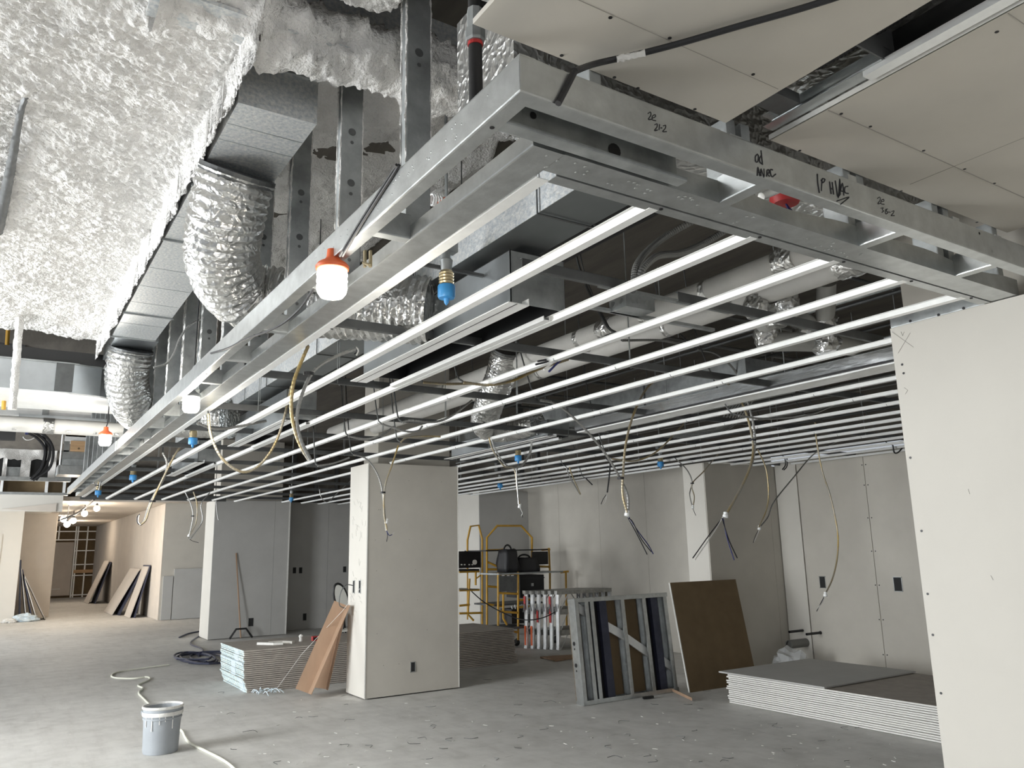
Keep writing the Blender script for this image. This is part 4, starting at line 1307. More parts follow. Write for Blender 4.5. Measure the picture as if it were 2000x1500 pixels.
# ================================================================ THINGS ON THE FLOOR
# bucket
bc = V((1.352, 7.63, 0))
t = thing('plastic_bucket', 'grey plastic bucket with dried white compound round the rim, on the concrete floor', 'bucket', bc)
MB().lathe([(.132, 0), (.136, .004), (.149, .27), (.156, .272), (.156, .284), (.151, .286), (.153, .318), (.160, .320), (.160, .332), (.154, .334), (.156, .360), (.163, .362), (.163, .372), (.157, .372), (.150, .352), (.140, .02), (.01, .015)], bc, 44).build('bucket_body', 'bucket', t, True)
MB().lathe([(.1605, .330), (.1635, .318), (.1615, .300), (.1575, .300), (.1555, .330)], bc, 36, close=True).build('dried_compound', 'mud', t, True)
MB().lathe([(.157, .352), (.165, .360), (.1655, .375), (.156, .376), (.152, .360)], bc, 36, close=True).build('dried_compound', 'mud', t, True)
MB().tube([bc+V((.166*math.cos(a), .166*math.sin(a), .325-.10*math.sin((a-.2)/2.75*math.pi))) for a in [.2+i*.11 for i in range(26)]], .003, 6, False).build('wire_handle', 'galv', t, True)
for a in (.2, 2.95):
    MB().lathe([(.016, 0), (.014, .014)], bc+V((.156*math.cos(a), .156*math.sin(a), .325)), 10, (math.cos(a), math.sin(a), 0)).build('handle_lug', 'bucket', t)
m = MB()
for a, h in ((-2.3, .19), (-1.9, .24), (-1.6, .26), (-2.7, .22), (-1.2, .20)):
    m.obox(bc+V((.1515*math.cos(a), .1515*math.sin(a), h)), (-.006*math.sin(a), .006*math.cos(a), 0), (0, 0, .30-h), (.003*math.cos(a), .003*math.sin(a), 0))
m.build('drip', 'mud', t)


def flat(label, name, pts, r, m, cat):
    p = [at(a, b, z=r) for a, b in pts]
    o = MB().tube(even(spline(p, 8), .05), r, 7).build(name, m, None, True)
    return tag(o, label, cat)


flat('cream cord snaking over the floor in front of and right of the bucket', 'extension_cord', [(470, 1512), (440, 1487), (400, 1466), (372, 1452), (362, 1440), (356, 1428), (346, 1424)], .011, 'cordw', 'cord')
flat('cream cord winding from behind the bucket to the dark coil of hoses', 'extension_cord', [(296, 1380), (290, 1374), (282, 1366), (271, 1353), (279, 1344), (270, 1338), (292, 1327), (286, 1322), (262, 1325), (226, 1324), (218, 1319), (232, 1312), (270, 1306), (330, 1298)], .011, 'cordw', 'cord')
t = thing('hose_coil', 'tangle of blue-black hoses coiled on the floor left of the drywall stack', 'hose', at(370, 1290, z=.02))
rg = random.Random(5)
for k in range(7):
    c = V((2.95, 13.75, 0))
    a0 = rg.random()*6
    rx, ry = rg.uniform(.22, .5), rg.uniform(.35, .95)
    cx, cy_ = rg.uniform(-.12, .12), rg.uniform(-.2, .2)
    p = [V((c.x+cx+rx*math.cos(a0+i*.35), c.y+cy_+ry*math.sin(a0+i*.35), .016+.012*k*.6)) for i in range(15)]
    MB().tube(p, .016, 6).build('hose_loop', 'hose', t, True)
flat('dark cable lying on the floor along the second column base', 'floor_cable', [(350, 1245), (366, 1238), (385, 1234), (412, 1231)], .014, 'hose', 'cable')
flat('second dark cable curving from the column base to the hose coil', 'floor_cable', [(413, 1236), (392, 1241), (372, 1256), (392, 1266), (396, 1273), (388, 1282)], .014, 'hose', 'cable')
flat('thin dark cable hooking round at the floor left of the column', 'floor_cable', [(410, 1236), (395, 1239), (390, 1237)], .012, 'hose', 'cable')

# drywall stack in the middle
st = thing('drywall_stack', 'tall stack of tan-edged drywall sheets with green-blue taped ends, behind the free column', 'drywall stack', (4.5, 10.8, 0))
rg = random.Random(11)
z = 0
for k in range(21):
    dx, dy = rg.uniform(-.008, .008)+(.045-.006*k if k < 6 else 0)-(.012 if k > 15 else 0)+.125, rg.uniform(-.006, .006)-.11
    s_ = B((2.545+dx, 10.20+dy, z+.0055), (6.40+dx, 11.38+dy, z+.0225)).build('drywall_sheet', 'gyps', st)
    e = MB()
    for q in range(9):
        y0 = 10.215+dy+q*.128
        e.box((2.540+dx, y0, z+.004), (2.545+dx, y0+.118, z+.0212))
    e.build('end_tape', 'tapeg', s_)
    yy = (10.17 if k < 7 else 10.52 if k < 14 else 10.40)-.004*k
    B((2.536+dx, yy, z+.001), (2.540+dx, yy+.20, z+.0225)).build('white_label', 'tapew', s_)
    z += .0232
TOP1 = z
B((2.645, 10.1, .325), (2.661, 11.2, .343)).build('white_strap', 'tapew', st)
for lab, p, mm in (('bent white offcut strip on top of the middle drywall stack', ((2.95, 10.62), (3.10, 10.42), (3.22, 10.40)), 'edge'), ('white paper scrap lying beside the bent offcut on the stack', ((3.10, 10.60), (3.26, 10.58), (3.34, 10.42)), 'boardw')):
    m = MB()
    for a, b in zip(p, p[1:]):
        d = V((b[0]-a[0], b[1]-a[1], 0))
        n_ = V((-d.y, d.x, 0)).normalized()*.05
        m.obox((a[0], a[1], TOP1+.001), d, n_, (0, 0, .03))
    tag(m.build('drywall_offcut', mm), lab, 'offcut')
m = MB().lathe([(.025, 0), (.02, .04), (.03, .07), (.012, .09)], (3.52, 10.62, TOP1), 10)
tag(m.build('paper_scrap', 'edge'), 'crumpled white scrap between the offcuts and the red tool on the stack', 'scrap')
t = thing('hand_tool', 'small red and black hand tool lying on the middle drywall stack', 'tool', (3.75, 10.62, TOP1))
B((3.66, 10.56, TOP1), (3.79, 10.62, TOP1+.055)).build('tool_body', 'red', t)
B((3.67, 10.555, TOP1+.012), (3.77, 10.56, TOP1+.045)).build('tool_label', 'black', t)
MB().tube([(3.79, 10.6, TOP1+.03), (3.92, 10.66, TOP1+.045)], .018, 8).build('tool_handle', 'red', t)

# brown cardboard angles leaning on the column
def cardboard(label, p0, p1, w, flip):
    p0, p1 = V(p0), V(p1)
    d = (p1-p0).normalized()
    u = Y.cross(d).normalized()
    prof = strip([(-w*.5, w*.55), (0, 0), (w*.5, w*.55)] if flip else [(-w*.75, .02), (0, 0), (w*.25, w*.7)], .008)
    o = MB().ext(prof, p0, p1, Y, -u).build('cardboard_angle', 'card')
    return tag(o, label, 'packaging')


cardboard('front folded brown cardboard angle leaning on the free column, its foot on the floor', (3.19, 9.30, .05), (3.605, 9.24, 1.0), .21, False)
cardboard('rear folded brown cardboard angle leaning on the free column behind the front one', (3.45, 9.46, .05), (3.615, 9.38, .90), .18, False)
t = thing('string_tangle', 'clear string running from the column to a small plastic tangle beside the stack', 'string', (3.0, 9.9, 0))
MB().tube([(3.64, 8.93, 1.20), (3.50, 9.1, .95), (3.2, 9.6, .45), (2.98, 9.86, .03)], .0022, 5).build('string', 'wirew', t)
m = MB()
for k in range(14):
    a = rg.uniform(0, 6.28)
    q = V((2.86+rg.uniform(-.1, .14), 9.86+rg.uniform(-.06, .06), .012+rg.random()*.03))
    m.tube(spline([q, q+V((math.cos(a)*.07, math.sin(a)*.07, .03)), q+V((math.cos(a)*.12, math.sin(a)*.14, -.008))], 4), .006, 5)
m.build('plastic_strips', 'tapew', t)

o = MB().tube(spline([(3.64, 9.115, 1.23), (3.55, 9.13, 1.24), (3.49, 9.14, 1.16), (3.48, 9.15, 1.02), (3.56, 9.16, .97)], 8), .006, 6).build('box_wire', 'iron', bpy.data.objects['wall_column'], True)

# folding chair behind the column
t = thing('folding_chair', 'folding chair with pale oval back and black frame, peeking out behind the free column', 'chair', (4.62, 12.1, 0))
cc = at(667, 1168, y=12.1)
p = [cc+V((.11*math.cos(a)+.06*math.sin(a)*-1, .02, .22*math.sin(a))) for a in [i*math.pi/10 for i in range(21)]]
MB().tube(p, .017, 8, False).build('back_frame', 'black', t, True)
MB().prism([q+V((0, .008, 0)) for q in [cc+V(((v_.x-cc.x)*.88, .0, (v_.z-cc.z)*.9)) for v_ in p[:-1]]], (0, .015, 0)).build('back_panel', 'chairw', t)
for s in (-1, 1):
    MB().tube([cc+V((.07*s, 0, -.2)), (cc.x+.05*s-.10, 12.0, .02)], .013, 7).build('leg', 'black', t, True)
    MB().tube([cc+V((.05*s, .02, -.24)), (cc.x+.17*s+.05, 12.35, .02)], .013, 7).build('leg', 'black', t, True)
B((cc.x-.26, 11.9, .44), (cc.x+.16, 12.2, .47)).build('seat', 'chairw', t)

# pole with a black spreader foot by the second column
t = thing('floor_scraper', 'long thin pole with black splayed foot leaning on the second column', 'tool', (4.25, 16.6, 0))
MB().tube([(4.27, 16.52, .03), (4.165, 16.775, 1.66)], .014, 8).build('pole', 'card', t, True)
MB().tube([(4.05, 16.5, .022), (4.17, 16.5, .20), (4.36, 16.5, .20), (4.49, 16.5, .022)], .02, 6).build('foot_frame', 'black', t)

# drywall stack on the right
st = thing('drywall_stack', 'low wide stack of white-edged drywall sheets at right, half covered by a grey top sheet', 'drywall stack', (7.3, 4.9, 0))
rg = random.Random(4)
z = 0
for k in range(15):
    dx, dy = rg.uniform(-.006, .006), rg.uniform(-.02, .02)
    s_ = B((6.60+dx, 3.3+dy, z+.0045), (8.06+dx, 6.13+dy, z+.0182)).build('drywall_sheet', 'edge', st)
    if k == 14:
        B((6.602+dx, 3.3+dy, z+.0182), (8.06+dx, 6.13+dy, z+.0189)).build('brown_face', 'gyps', s_)
    z += .0190
t = tag(B((6.58, 4.93, z+.006), (8.07, 6.22, z+.020)).build('drywall_sheet', 'boardg'), 'shorter grey drywall sheet lying askew on top of the right-hand stack', 'drywall sheet')
t.rotation_euler.z = 0
m = MB()
for k in range(30):
    q = V((7.2+rg.random()*.6, 3.7+rg.random()*.9, z-.0002))
    m.obox(q, (rg.uniform(.02, .07), .0, 0), (0, rg.uniform(.02, .12), 0), (0, 0, .0006))
m.build('dust_marks', 'gyps', st)['kind'] = 'stuff'

# crumpled clear plastic behind it
def crumple(name, label, c, s, m, seed, cat, n=3):
    bm = bmesh.new()
    bmesh.ops.create_icosphere(bm, subdivisions=n, radius=1)
    for v_ in bm.verts:
        k = 1+.42*noise.noise(v_.co*2.1+V((seed, 0, 0)))+.28*noise.noise(v_.co*5.3+V((0, seed, 0)))
        v_.co = V((v_.co.x*s[0]*k, v_.co.y*s[1]*k, max(-.0, v_.co.z*k*s[2]+s[2]*.55)))
        v_.co += V(c)
    me = bpy.data.meshes.new(name)
    bm.to_mesh(me)
    bm.free()
    me.materials.append(MT[m])
    o = bpy.data.objects.new(name, me)
    COL.objects.link(o)
    return tag(o, label, cat)


crumple('plastic_sheet', 'crumpled clear plastic heaped behind the right-hand drywall stack', (8.38, 6.72, .005), (.24, .2, .21), 'plast', 2.3, 'plastic')
crumple('plastic_sack', 'white and blue plastic sack at the foot of the leaning boards, far left', (.92, 25.6, .0), (.30, .2, .13), 'tapew', 5.1, 'sack')
crumple('plastic_sack', 'small white plastic sack left of the larger one, far left', (.56, 25.45, .0), (.16, .12, .07), 'mud', 9.1, 'sack')

# stud frame standing on the floor
t = thing('stud_frame', 'low framed panel of metal studs with brown board behind, standing before the leaning brown board', 'metal framing', (5.9, 6.95, 0))
sh = V((0, .10, 1.0)).normalized()
o0 = V((5.32, 6.93, 0))
ln, hh, dp = 1.36, 1.085, .125
yd = V((0, 1, -.10)).normalized()
MB().ext(uprof(dp, .045, .003), o0+sh*(hh-.0), o0+sh*hh+X*ln, yd, -sh).build('top_track', 'galv', t)
MB().ext(uprof(dp, .045, .003), o0+sh*.003, o0+sh*.003+X*ln, yd, sh).build('bottom_track', 'galv', t)
cst = cprof(dp-.006, .048, .014, .003)
for i, (x, dr) in enumerate(((0.003, 1), (.19, -1), (.215, 1), (.70, -1), (1.02, -1), (1.345, -1))):
    s_ = MB().ext(cst, o0+X*x+sh*.006+yd*.003, o0+X*x+sh*(hh-.004)+yd*.003, yd, X*dr).build('stud', 'galv', t)
    if i in (0, 3, 4):
        h = MB()
        for z_ in (.62, .40):
            q = o0+X*(x-.001 if dr > 0 else x+.001)+sh*z_+yd*.075
            h.lathe([(.022, 0), (.022, .0015)], q, 12, (-1, 0, 0))
            h.lathe([(.011, 0), (.011, .0015)], q-sh*.055, 10, (-1, 0, 0))
        h.build('knockout', 'black', s_)
MB().obox(o0+yd*(dp+.002)+X*.01, X*(ln-.02), sh*hh, yd*.014).build('backing_board', 'brownb', t)
for x in (.36, 1.12):
    MB().obox(o0+yd*.03+X*x+sh*.02, X*.10, sh*(hh-.06), yd*.05).build('dark_batten', 'hose', t)
for x in (.235, 1.06):
    MB().obox(o0+yd*.085+X*x+sh*.02, X*.16, sh*(hh-.06), yd*.02).build('stud_gap_shade', 'black', t)  # black slabs paint the shade in the gaps between studs
for a, b in (((.43, .84), (.70, .70)), ((.71, .69), (1.01, .50)), ((1.22, .40), (1.34, .32)), ((.10, 1.03), (.17, .99))):
    p0, p1 = o0+X*a[0]+sh*a[1]+yd*.06, o0+X*b[0]+sh*b[1]+yd*.06
    MB().obox(p0, p1-p0, sh*-.10, yd*.02).build('strap_brace', 'galv_b', t)
bp0 = V((6.72, 6.80, 0))
v_ = V((.02, .235, 1.19))
u_ = V((1.10, -.015, 0))
t = thing('leaning_board', 'plain dark brown board with pale edge leaning against the pier', 'board', bp0)
MB().obox(bp0, u_, v_, V((0, .016, -.003))).build('board_panel', 'brownb', t)
MB().obox(bp0+V((-.009, .0, 0)), V((.009, 0, 0)), v_, V((0, .018, -.003))).build('pale_edge', 'edge', t)

# stack of folding work benches
wb = []
for k in range(6):
    y = 11.42-k*.105
    t = thing('work_bench', ('rearmost', 'second from rear of the', 'third from rear of the', 'third from front of the', 'second from front of the', 'front')[k]+' folded aluminium work bench'+('' if k in (0, 5) else 'es')+' in the row by the scaffold',
              'work bench', (8.3, y, 0), 'folded aluminium work benches')
    x0 = 7.62+k*.055
    hgt = .93
    mm = 'alu'
    for xx in (x0, x0+1.17):
        MB().ext(uprof(.075, .028, .004), (xx, y, 0), (xx+(.02 if xx == x0 else -.02), y, hgt-.05), Y, X if xx == x0 else -X).build('leg', mm, t)
        MB().obox((xx-.006, y-.004, 0), (.05, 0, 0), (0, .083, 0), (0, 0, .03)).build('foot', 'blackrub' if xx > x0 else 'alu', t)
    B((x0-.01, y-.006, hgt-.06), (x0+1.19, y+.082, hgt)).build('platform', 'aluw', t)
    for z_ in (.27, .60):
        B((x0+.05, y+.0, z_), (x0+1.13, y+.075, z_+.035)).build('step', 'aluw', t)
        B((x0+.05, y-.003, z_-.05), (x0+1.13, y+.003, z_+.035)).build('step_lip', 'aluw', t)
    for a, b in (((.06, .62), (.22, .86)), ((1.11, .62), (.95, .86)), ((.06, .30), (.18, .55)), ((.06, .02), (.2, .24)), ((1.11, .02), (.97, .24))):
        MB().tube([(x0+a[0], y+.01, a[1]), (x0+b[0], y+.01, b[1])], .009, 5).build('brace', 'alu', t)
    for z0, z1, cm in ((.05, .36, 'orange') if k < 2 else (.42, .62, 'red') if k in (2, 4) else (.0, .0, 'red'), (.62, .84, 'red') if k in (0, 4) else (0, 0, 'red')):
        if z1:
            B((x0-.006, y+.012, z0), (x0-.003, y+.062, z1)).build('warning_label', cm, t)
    MB().tube([(x0-.012, y+.03, .72), (x0-.016, y+.0, .60)], .007, 5).build('latch', 'iron', t)
    MB().tube([(x0-.012, y+.03, .72), (x0-.016, y+.06, .58)], .007, 5).build('latch', 'iron', t)

# yellow rolling scaffolds
def sc_tubes(t, y, items, r=.019):
    for nm, p in items:
        q = [at(a, b, y=y) for a, b in p]
        q = [V((a.x, a.y, max(a.z, .11))) for a in q]
        MB().tube(q, r, 8).build(nm, 'yellow', t, True)


def caster(t, c):
    c = V(c)
    MB().lathe([(.02, -.018), (.055, -.016), (.06, 0), (.055, .016), (.02, .018)], (c.x, c.y, .06), 16, (.3, 1, 0)).build('caster_wheel', 'blackrub', t, True)
    MB().obox((c.x-.03, c.y-.03, .05), (.06, 0, 0), (0, .01, 0), (0, 0, .08)).build('caster_fork', 'iron', t)


def panel(t, y, x0, y0, x1, y1, m='black', d=.03, nm='side_panel'):
    a, b = at(x0, y1, y=y), at(x1, y0, y=y)
    B((a.x, y, a.z), (b.x, y+d, b.z)).build(nm, m, t)


t = thing('rolling_scaffold', 'yellow rolling scaffold with narrow arched rail, nearest the free column', 'scaffold', (7.1, 12.6, 0))
sc_tubes(t, 12.6, [('arch_rail', [(913, 1112), (913, 1055), (919, 1028), (935, 1026), (942, 1053), (942, 1238)]), ('rung', [(897, 1183), (917, 1181)]), ('rung', [(897, 1198), (942, 1197)]), ('post', [(917, 1130), (914, 1200), (925, 1212)]), ('post', [(929, 1117), (929, 1143)]), ('rung', [(897, 1117), (936, 1116)]), ('rung', [(897, 1153), (936, 1152)])])
sc_tubes(t, 13.1, [('post', [(913, 1118), (913, 1210)]), ('brace', [(930, 1130), (941, 1122)])], .014)
panel(t, 12.58, 896, 1076, 939, 1110)
panel(t, 12.52, 895, 1111, 936, 1116, 'blackrub', .7, 'platform')
panel(t, 12.56, 897, 1150, 934, 1153, 'iron', .6, 'platform')
q = at(927, 1098, y=12.56)
MB().lathe([(.045, 0), (.045, .01)], q, 14, (0, -1, 0)).build('round_decal', 'boardw', t)
for px in (900, 906, 915, 921):
    q = at(px, 1104, y=12.56)
    MB().obox(q, (.03, 0, 0), (0, -.008, 0), (0, 0, .02)).build('white_hole', 'boardw', t)
t = thing('rolling_scaffold', 'tall yellow rolling scaffold with wide arched rail in the rear corner', 'scaffold', (7.6, 12.0, 0))
sc_tubes(t, 12.0, [('arch_rail', [(951, 1232), (951, 1050), (971, 1027), (1018, 1027), (1039, 1050), (1039, 1112)]), ('rung', [(951, 1075), (982, 1074)]), ('rung', [(951, 1112), (982, 1112)]), ('post', [(982, 1071), (982, 1120)]), ('rung', [(951, 1145), (974, 1147)]), ('rung', [(951, 1180), (980, 1184)]), ('brace', [(953, 1098), (975, 1108)]), ('post', [(951, 1225), (944, 1238)]), ('post', [(1072, 1070), (1074, 1120)]), ('rung', [(1045, 1106), (1074, 1107)]), ('rung', [(1058, 1074), (1074, 1073)]),
                     ('post', [(1074, 1120), (1074, 1240)])])
panel(t, 11.95, 949, 1072, 1070, 1077, 'black', .75, 'platform')
panel(t, 11.93, 1041, 1077, 1070, 1103)
panel(t, 11.96, 966, 1178, 1060, 1181, 'iron', .7, 'platform')
caster(t, (7.1, 11.95, 0))
t = thing('rolling_scaffold', 'low yellow ladder-sided scaffold with black panels before the wide arched one', 'scaffold', (7.6, 11.5, 0))
sc_tubes(t, 11.55, [('post', [(973, 1119), (973, 1222)]), ('post', [(1012, 1117), (1012, 1250)]), ('rung', [(973, 1158), (1012, 1160)]), ('rung', [(973, 1194), (1012, 1197)]), ('rung', [(973, 1122), (1012, 1121)]), ('rung', [(998, 1233), (1012, 1235)]), ('post', [(983, 1160), (983, 1208), (990, 1220)]), ('rung', [(1014, 1172), (1040, 1171)]), ('rung', [(1014, 1186), (1040, 1184)])])
sc_tubes(t, 11.95, [('post', [(1105, 1115), (1107, 1235)]), ('rung', [(1095, 1118), (1110, 1116)])])
panel(t, 11.52, 975, 1123, 1009, 1156, 'iron')
panel(t, 11.5, 974, 1118, 1100, 1120, 'galv_d', .6, 'platform')
panel(t, 11.5, 990, 1222, 1036, 1230, 'iron', .6, 'platform')
for px in (980, 990, 998):
    q = at(px, 1125, y=11.51)
    MB().obox(q, (.05, 0, 0), (0, -.008, 0), (0, 0, .012)).build('bright_slot', 'galv_b', t)
caster(t, at(1009, 1262, z=0))
caster(t, (8.4, 11.7, 0))
flat_c = MB().tube(even(spline([at(921, 1155, y=11.45), at(940, 1172, y=11.4), at(960, 1185, y=11.4), at(985, 1198, y=11.3), at(1010, 1208, y=11.2), at(1035, 1211, y=10.85), at(1062, 1206, y=10.8), at(1085, 1195, y=10.8)], 8), .05), .009, 6).build('black_cable', 'blackrub', None, True)
tag(flat_c, 'black cord sagging from the scaffold across the bench fronts', 'cord')


def bag(label, c, s, seed):
    t = thing('tool_bag', label, 'bag', c)
    bm = bmesh.new()
    bmesh.ops.create_cube(bm, size=1)
    bmesh.ops.subdivide_edges(bm, edges=bm.edges, cuts=4, use_grid_fill=True)
    for q in bm.verts:
        p = q.co.copy()
        k = 1-.28*max(0, p.z+.1)+.12*noise.noise(p*3+V((seed, 0, 0)))
        q.co = V((p.x*s[0]*k, p.y*s[1]*k, (p.z+.5)*s[2]*(1+.08*noise.noise(p*2+V((0, seed, 0))))))
    me = bpy.data.meshes.new('bag_body')
    bm.to_mesh(me)
    bm.free()
    me.materials.append(MT['blackrub'])
    me.polygons.foreach_set('use_smooth', [True]*len(me.polygons))
    o = bpy.data.objects.new('bag_body', me)
    COL.objects.link(o)
    o.parent = t
    p = [V(c)+V((s[0]*.3*math.cos(a), 0, s[2]*.92+s[2]*.28*math.sin(a))) for a in [i*math.pi/9 for i in range(10)]]
    MB().tube(p, .016, 6).build('handle', 'black', t, True)
    return t


a = at(1000, 1119, y=11.7)
bag('black slouched bag with strap hung on the scaffold platform, left of two', (a.x-.05, 11.75, a.z+.015), (.26, .3, .38), 1.7)
a = at(1040, 1119, y=11.7)
bag('black tool bag with arched handle on the low scaffold platform, right of two', (a.x-.1, 11.8, a.z+.015), (.42, .3, .25), 4.2)
t = thing('gang_box', 'large dark box under the low scaffold platform', 'box', (7.95, 11.75, .1))
a, b = at(1016, 1168, y=11.62), at(1062, 1122, y=11.62)
B((a.x, 11.62, a.z), (b.x, 12.05, b.z)).build('box_body', 'black', t)
B((a.x-.01, 11.61, b.z-.06), (b.x+.01, 12.06, b.z-.045)).build('lid_rim', 'blackrub', t)
B(((a.x+b.x)/2-.02, 11.60, (a.z+b.z)/2), ((a.x+b.x)/2+.02, 11.62, (a.z+b.z)/2+.05)).build('latch', 'galv', t)
t = thing('tool_box', 'dark toolbox clutter on the lowest scaffold shelf', 'box', (7.65, 11.75, .3))
a, b = at(1000, 1220, y=11.64), at(1034, 1188, y=11.64)
B((a.x, 11.64, a.z+.01), (b.x, 12.0, b.z)).build('box_body', 'blackrub', t)
for k in range(4):
    MB().tube([(a.x+.06+.06*k, 11.7, b.z-.01), (a.x+.05+.07*k, 11.72, b.z+.05+.02*(k % 2))], .011, 6).build('tool_handle', 'galv_d', t)
o = MB().prism([at(1055, 1285, z=.006), at(1075, 1289, z=.006), at(1085, 1292, z=.006), at(1118, 1287, z=.006), at(1120, 1281, z=.006), at(1080, 1283, z=.006)], (0, 0, .02)).build('cardboard_sheet', 'card')
tag(o, 'flat piece of brown cardboard on the floor before the work benches', 'cardboard')
o = MB().obox(at(1312, 1350, z=.012), at(1352, 1369, z=.012)-at(1312, 1350, z=.012), V((.03, .05, 0)), V((0, 0, .03))).build('wood_stick', 'card')
tag(o, 'short wooden stick on the floor at the foot of the leaning brown board', 'stick')
tag(MB().obox(at(1257, 1366, z=.008), V((.14, -.01, 0)), V((.02, .04, 0)), V((0, 0, .02))).build('black_offcut', 'black'), 'small black offcut on the floor before the stud frame', 'offcut')

# boards leaning in the distance
def lean(label, x0, y0, L, xt, h, th, m, name='leaning_sheet'):
    d = V((xt-x0, 0, h))
    n = V((h, 0, -(xt-x0))).normalized()*th
    if n.x * (x0-xt) < 0:
        n = -n
    return tag(MB().obox((x0, y0, .0), d, V((0, L, 0)), n).build(name, m), label, 'board')


for k, (x0, h, mm, lb) in enumerate(((.80, 1.62, 'hose', 'tallest dark board leaning on the far left wall end'), (.95, 1.40, 'boardg', 'grey board leaning second in the far left group'), (1.09, 1.36, 'hose', 'dark board leaning third in the far left group'), (1.20, 1.24, 'boardw', 'pale board leaning fourth in the far left group'), (1.40, 1.20, 'gyps', 'outermost tan board leaning in the far left group'))):
    lean(lb, x0, 25.75+.0*k, .9, .68+.03*k, h, .022, mm)
for k, (x0, y0, L, h, mm, lb) in enumerate(((3.10, 26.2, 1.9, 1.28, 'boardt', 'wide tan board leaning on the corridor wall, broad face showing'), (3.26, 25.9, 1.2, 1.22, 'hose', 'dark board tucked behind the wide tan one on the corridor wall'),
                                           (3.36, 24.6, 1.0, 1.36, 'boardt', 'tall tan board leaning nearest the corridor wall corner'), (3.47, 24.5, 1.2, 1.40, 'hose', 'dark board behind the tall tan one by the corridor corner'),
                                           (3.16, 33.6, 1.6, 1.52, 'boardt', 'far tan board leaning deep in the corridor'), (3.36, 33.3, 1.3, 1.48, 'hose', 'far dark board leaning deep in the corridor'))):
    lean(lb, x0, y0, L, 3.78-.03*(k % 2 == 0), h, .025, mm)
for k, (x, x2, h, lb) in enumerate(((4.12, 4.96, 1.30, 'large grey board standing against the wall beside the second column'), (3.86, 4.10, 1.12, 'narrow grey board with a small hole standing at the corridor corner'), (4.98, 5.06, 1.32, 'thin pale strip of board left of the second column'))):
    o = tag(B((x, 22.93, .01), (x2, 22.985, h)).build('standing_board', 'boardg' if k < 2 else 'edge'), lb, 'board')

# lumber and framing at far left under the pipe
t = thing('lumber_block', 'short pine timber held in a metal frame below the white pipe at far left', 'timber', (1.1, 15, 3.4))
a, b = at(137, 881, y=15), at(206, 864, y=15)
B((a.x, 15, a.z), (b.x, 15.06, b.z)).build('timber', 'wood', t)
m = MB()
for px, py in ((154, 876), (177, 869)):
    m.lathe([(.018, 0), (.018, .002)], at(px, py, y=14.998), 10, (0, -1, 0))
m.build('knot', 'brownb', t)
t = thing('bulkhead_frame', 'galvanized stepped frame round the pine timber at far left', 'framing', (1, 15, 3.2))
for nm, x0, y0, x1, y1, mm, dd in (('side_post', 116, 925, 123, 846, 'galv_b', .3), ('end_plate', 124, 882, 137, 862, 'galv', .06), ('track', 122, 895, 208, 883, 'galv', .25), ('lower_track', 120, 908, 180, 897, 'galv_d', .3),
                                   ('step_panel', 112, 926, 168, 910, 'galv', .5), ('post', 201, 890, 214, 845, 'galv_d', .1), ('yellow_strip', 128, 852, 190, 846, 'yellow', .05), ('shiny_duct', 126, 862, 185, 852, 'galv_b', .3)):
    a, b = at(x0, y0, y=15.07), at(x1, y1, y=15.07)
    B((a.x, 15.07, a.z), (b.x, 15.07+dd, b.z)).build(nm, mm, t)
# sprayed wall with two dark openings, far left
o = thing('sprayed_wall', 'white sprayed wall with dark openings above the far left bulkhead', 'fireproofing', (.5, 20.2, 3.6))


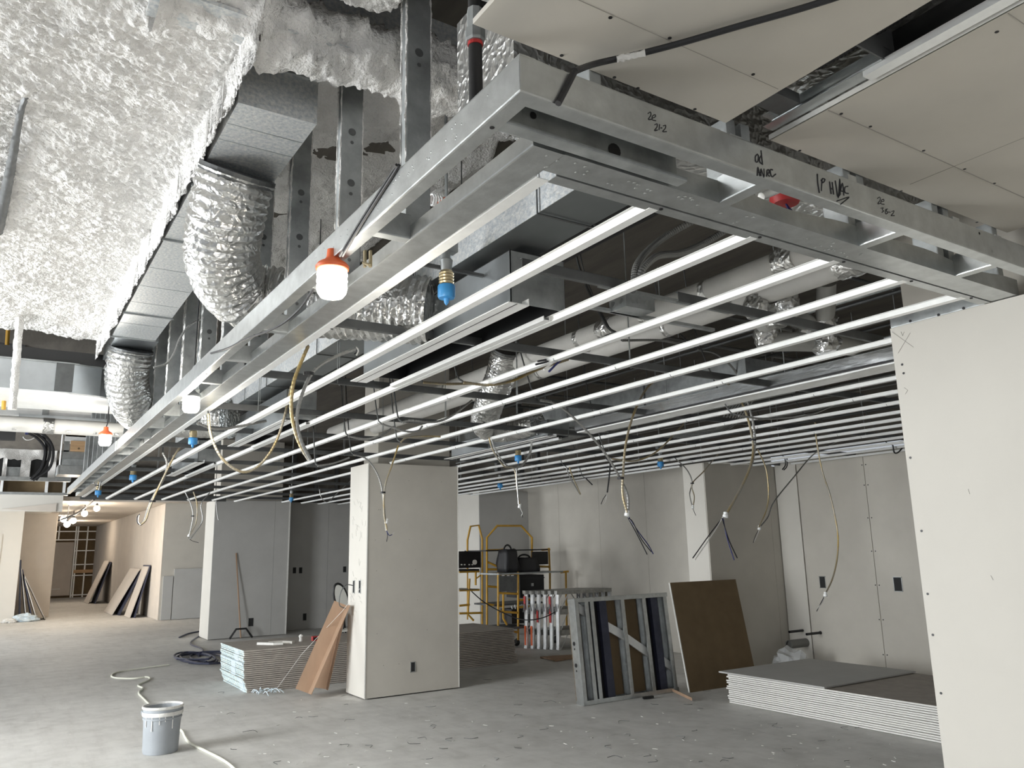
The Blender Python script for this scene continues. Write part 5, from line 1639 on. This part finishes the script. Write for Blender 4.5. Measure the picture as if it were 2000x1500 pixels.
def sw(x0, x1, z0, z1):
    nx_, nz_ = max(3, int((x1-x0)/.06)), max(3, int((z1-z0)/.06))
    m = MB()
    vs = [(x0+(x1-x0)*i/nx_, 20.2+.06*fbm(((x0+(x1-x0)*i/nx_)*5, j*.3, 2)), z0+(z1-z0)*j/nz_+(.05*fbm((i*.5, 3, 1)) if j == 0 else 0)) for j in range(nz_+1) for i in range(nx_+1)]
    m.add(vs, [(j*(nx_+1)+i, j*(nx_+1)+i+1, (j+1)*(nx_+1)+i+1, (j+1)*(nx_+1)+i) for j in range(nz_) for i in range(nx_)])
    m.build('spray_panel', 'spray', o, True)


A_ = [at(px, 850, y=20.2) for px in (-60, 12, 18, 47, 66, 101, 115)]
zt, zm, zb = at(60, 835, y=20.2).z, at(60, 898, y=20.2).z, at(60, 932, y=20.2).z
sw(A_[0].x, A_[6].x, zm, zt)
sw(A_[1].x, A_[2].x+.02, zb, zm+.05)
sw(A_[3].x, A_[4].x, zb, zm+.05)
sw(A_[5].x, A_[6].x, zb, zm+.05)
B((A_[0].x, 20.4, zb-.05), (A_[6].x, 20.45, zm+.1)).build('opening_shade', 'dark', o)  # dark backing painted as the shade inside the openings
B((A_[2].x, 20.3, zb), (A_[3].x, 20.38, zb+.22)).build('grey_plate', 'galv_d', o)
B((A_[0].x, 20.15, zb-.08), (A_[6].x+.3, 20.3, zb)).build('ledge_track', 'galv', o)
# small litter
rg = random.Random(21)
m = MB()
for k in range(150):
    px, py = rg.uniform(420, 1800), 1290+210*rg.random()**.7
    q = at(px, py, z=.001)
    a = rg.uniform(0, 3.14)
    L = rg.uniform(.01, .05)
    m.obox(q, V((math.cos(a), math.sin(a), 0))*L, V((-math.sin(a), math.cos(a), 0))*rg.uniform(.003, .012), (0, 0, .003))
o = m.build('drywall_crumbs', 'edge')
o['kind'] = 'stuff'
tag(o, 'scattered pale drywall crumbs across the concrete floor', 'debris')
m = MB()
for k in range(60):
    px, py = rg.uniform(380, 1700), 1300+190*rg.random()**.7
    q = at(px, py, z=.004)
    a = rg.uniform(0, 6.28)
    L = rg.uniform(.03, .10)
    m.tube(spline([q, q+V((math.cos(a)*L, math.sin(a)*L, .004)), q+V((math.cos(a+.7)*L*1.5, math.sin(a+.7)*L*1.5, 0))], 3), .002, 4)
o = m.build('wire_clippings', 'iron')
o['kind'] = 'stuff'
tag(o, 'scattered dark wire clippings on the concrete floor', 'debris')
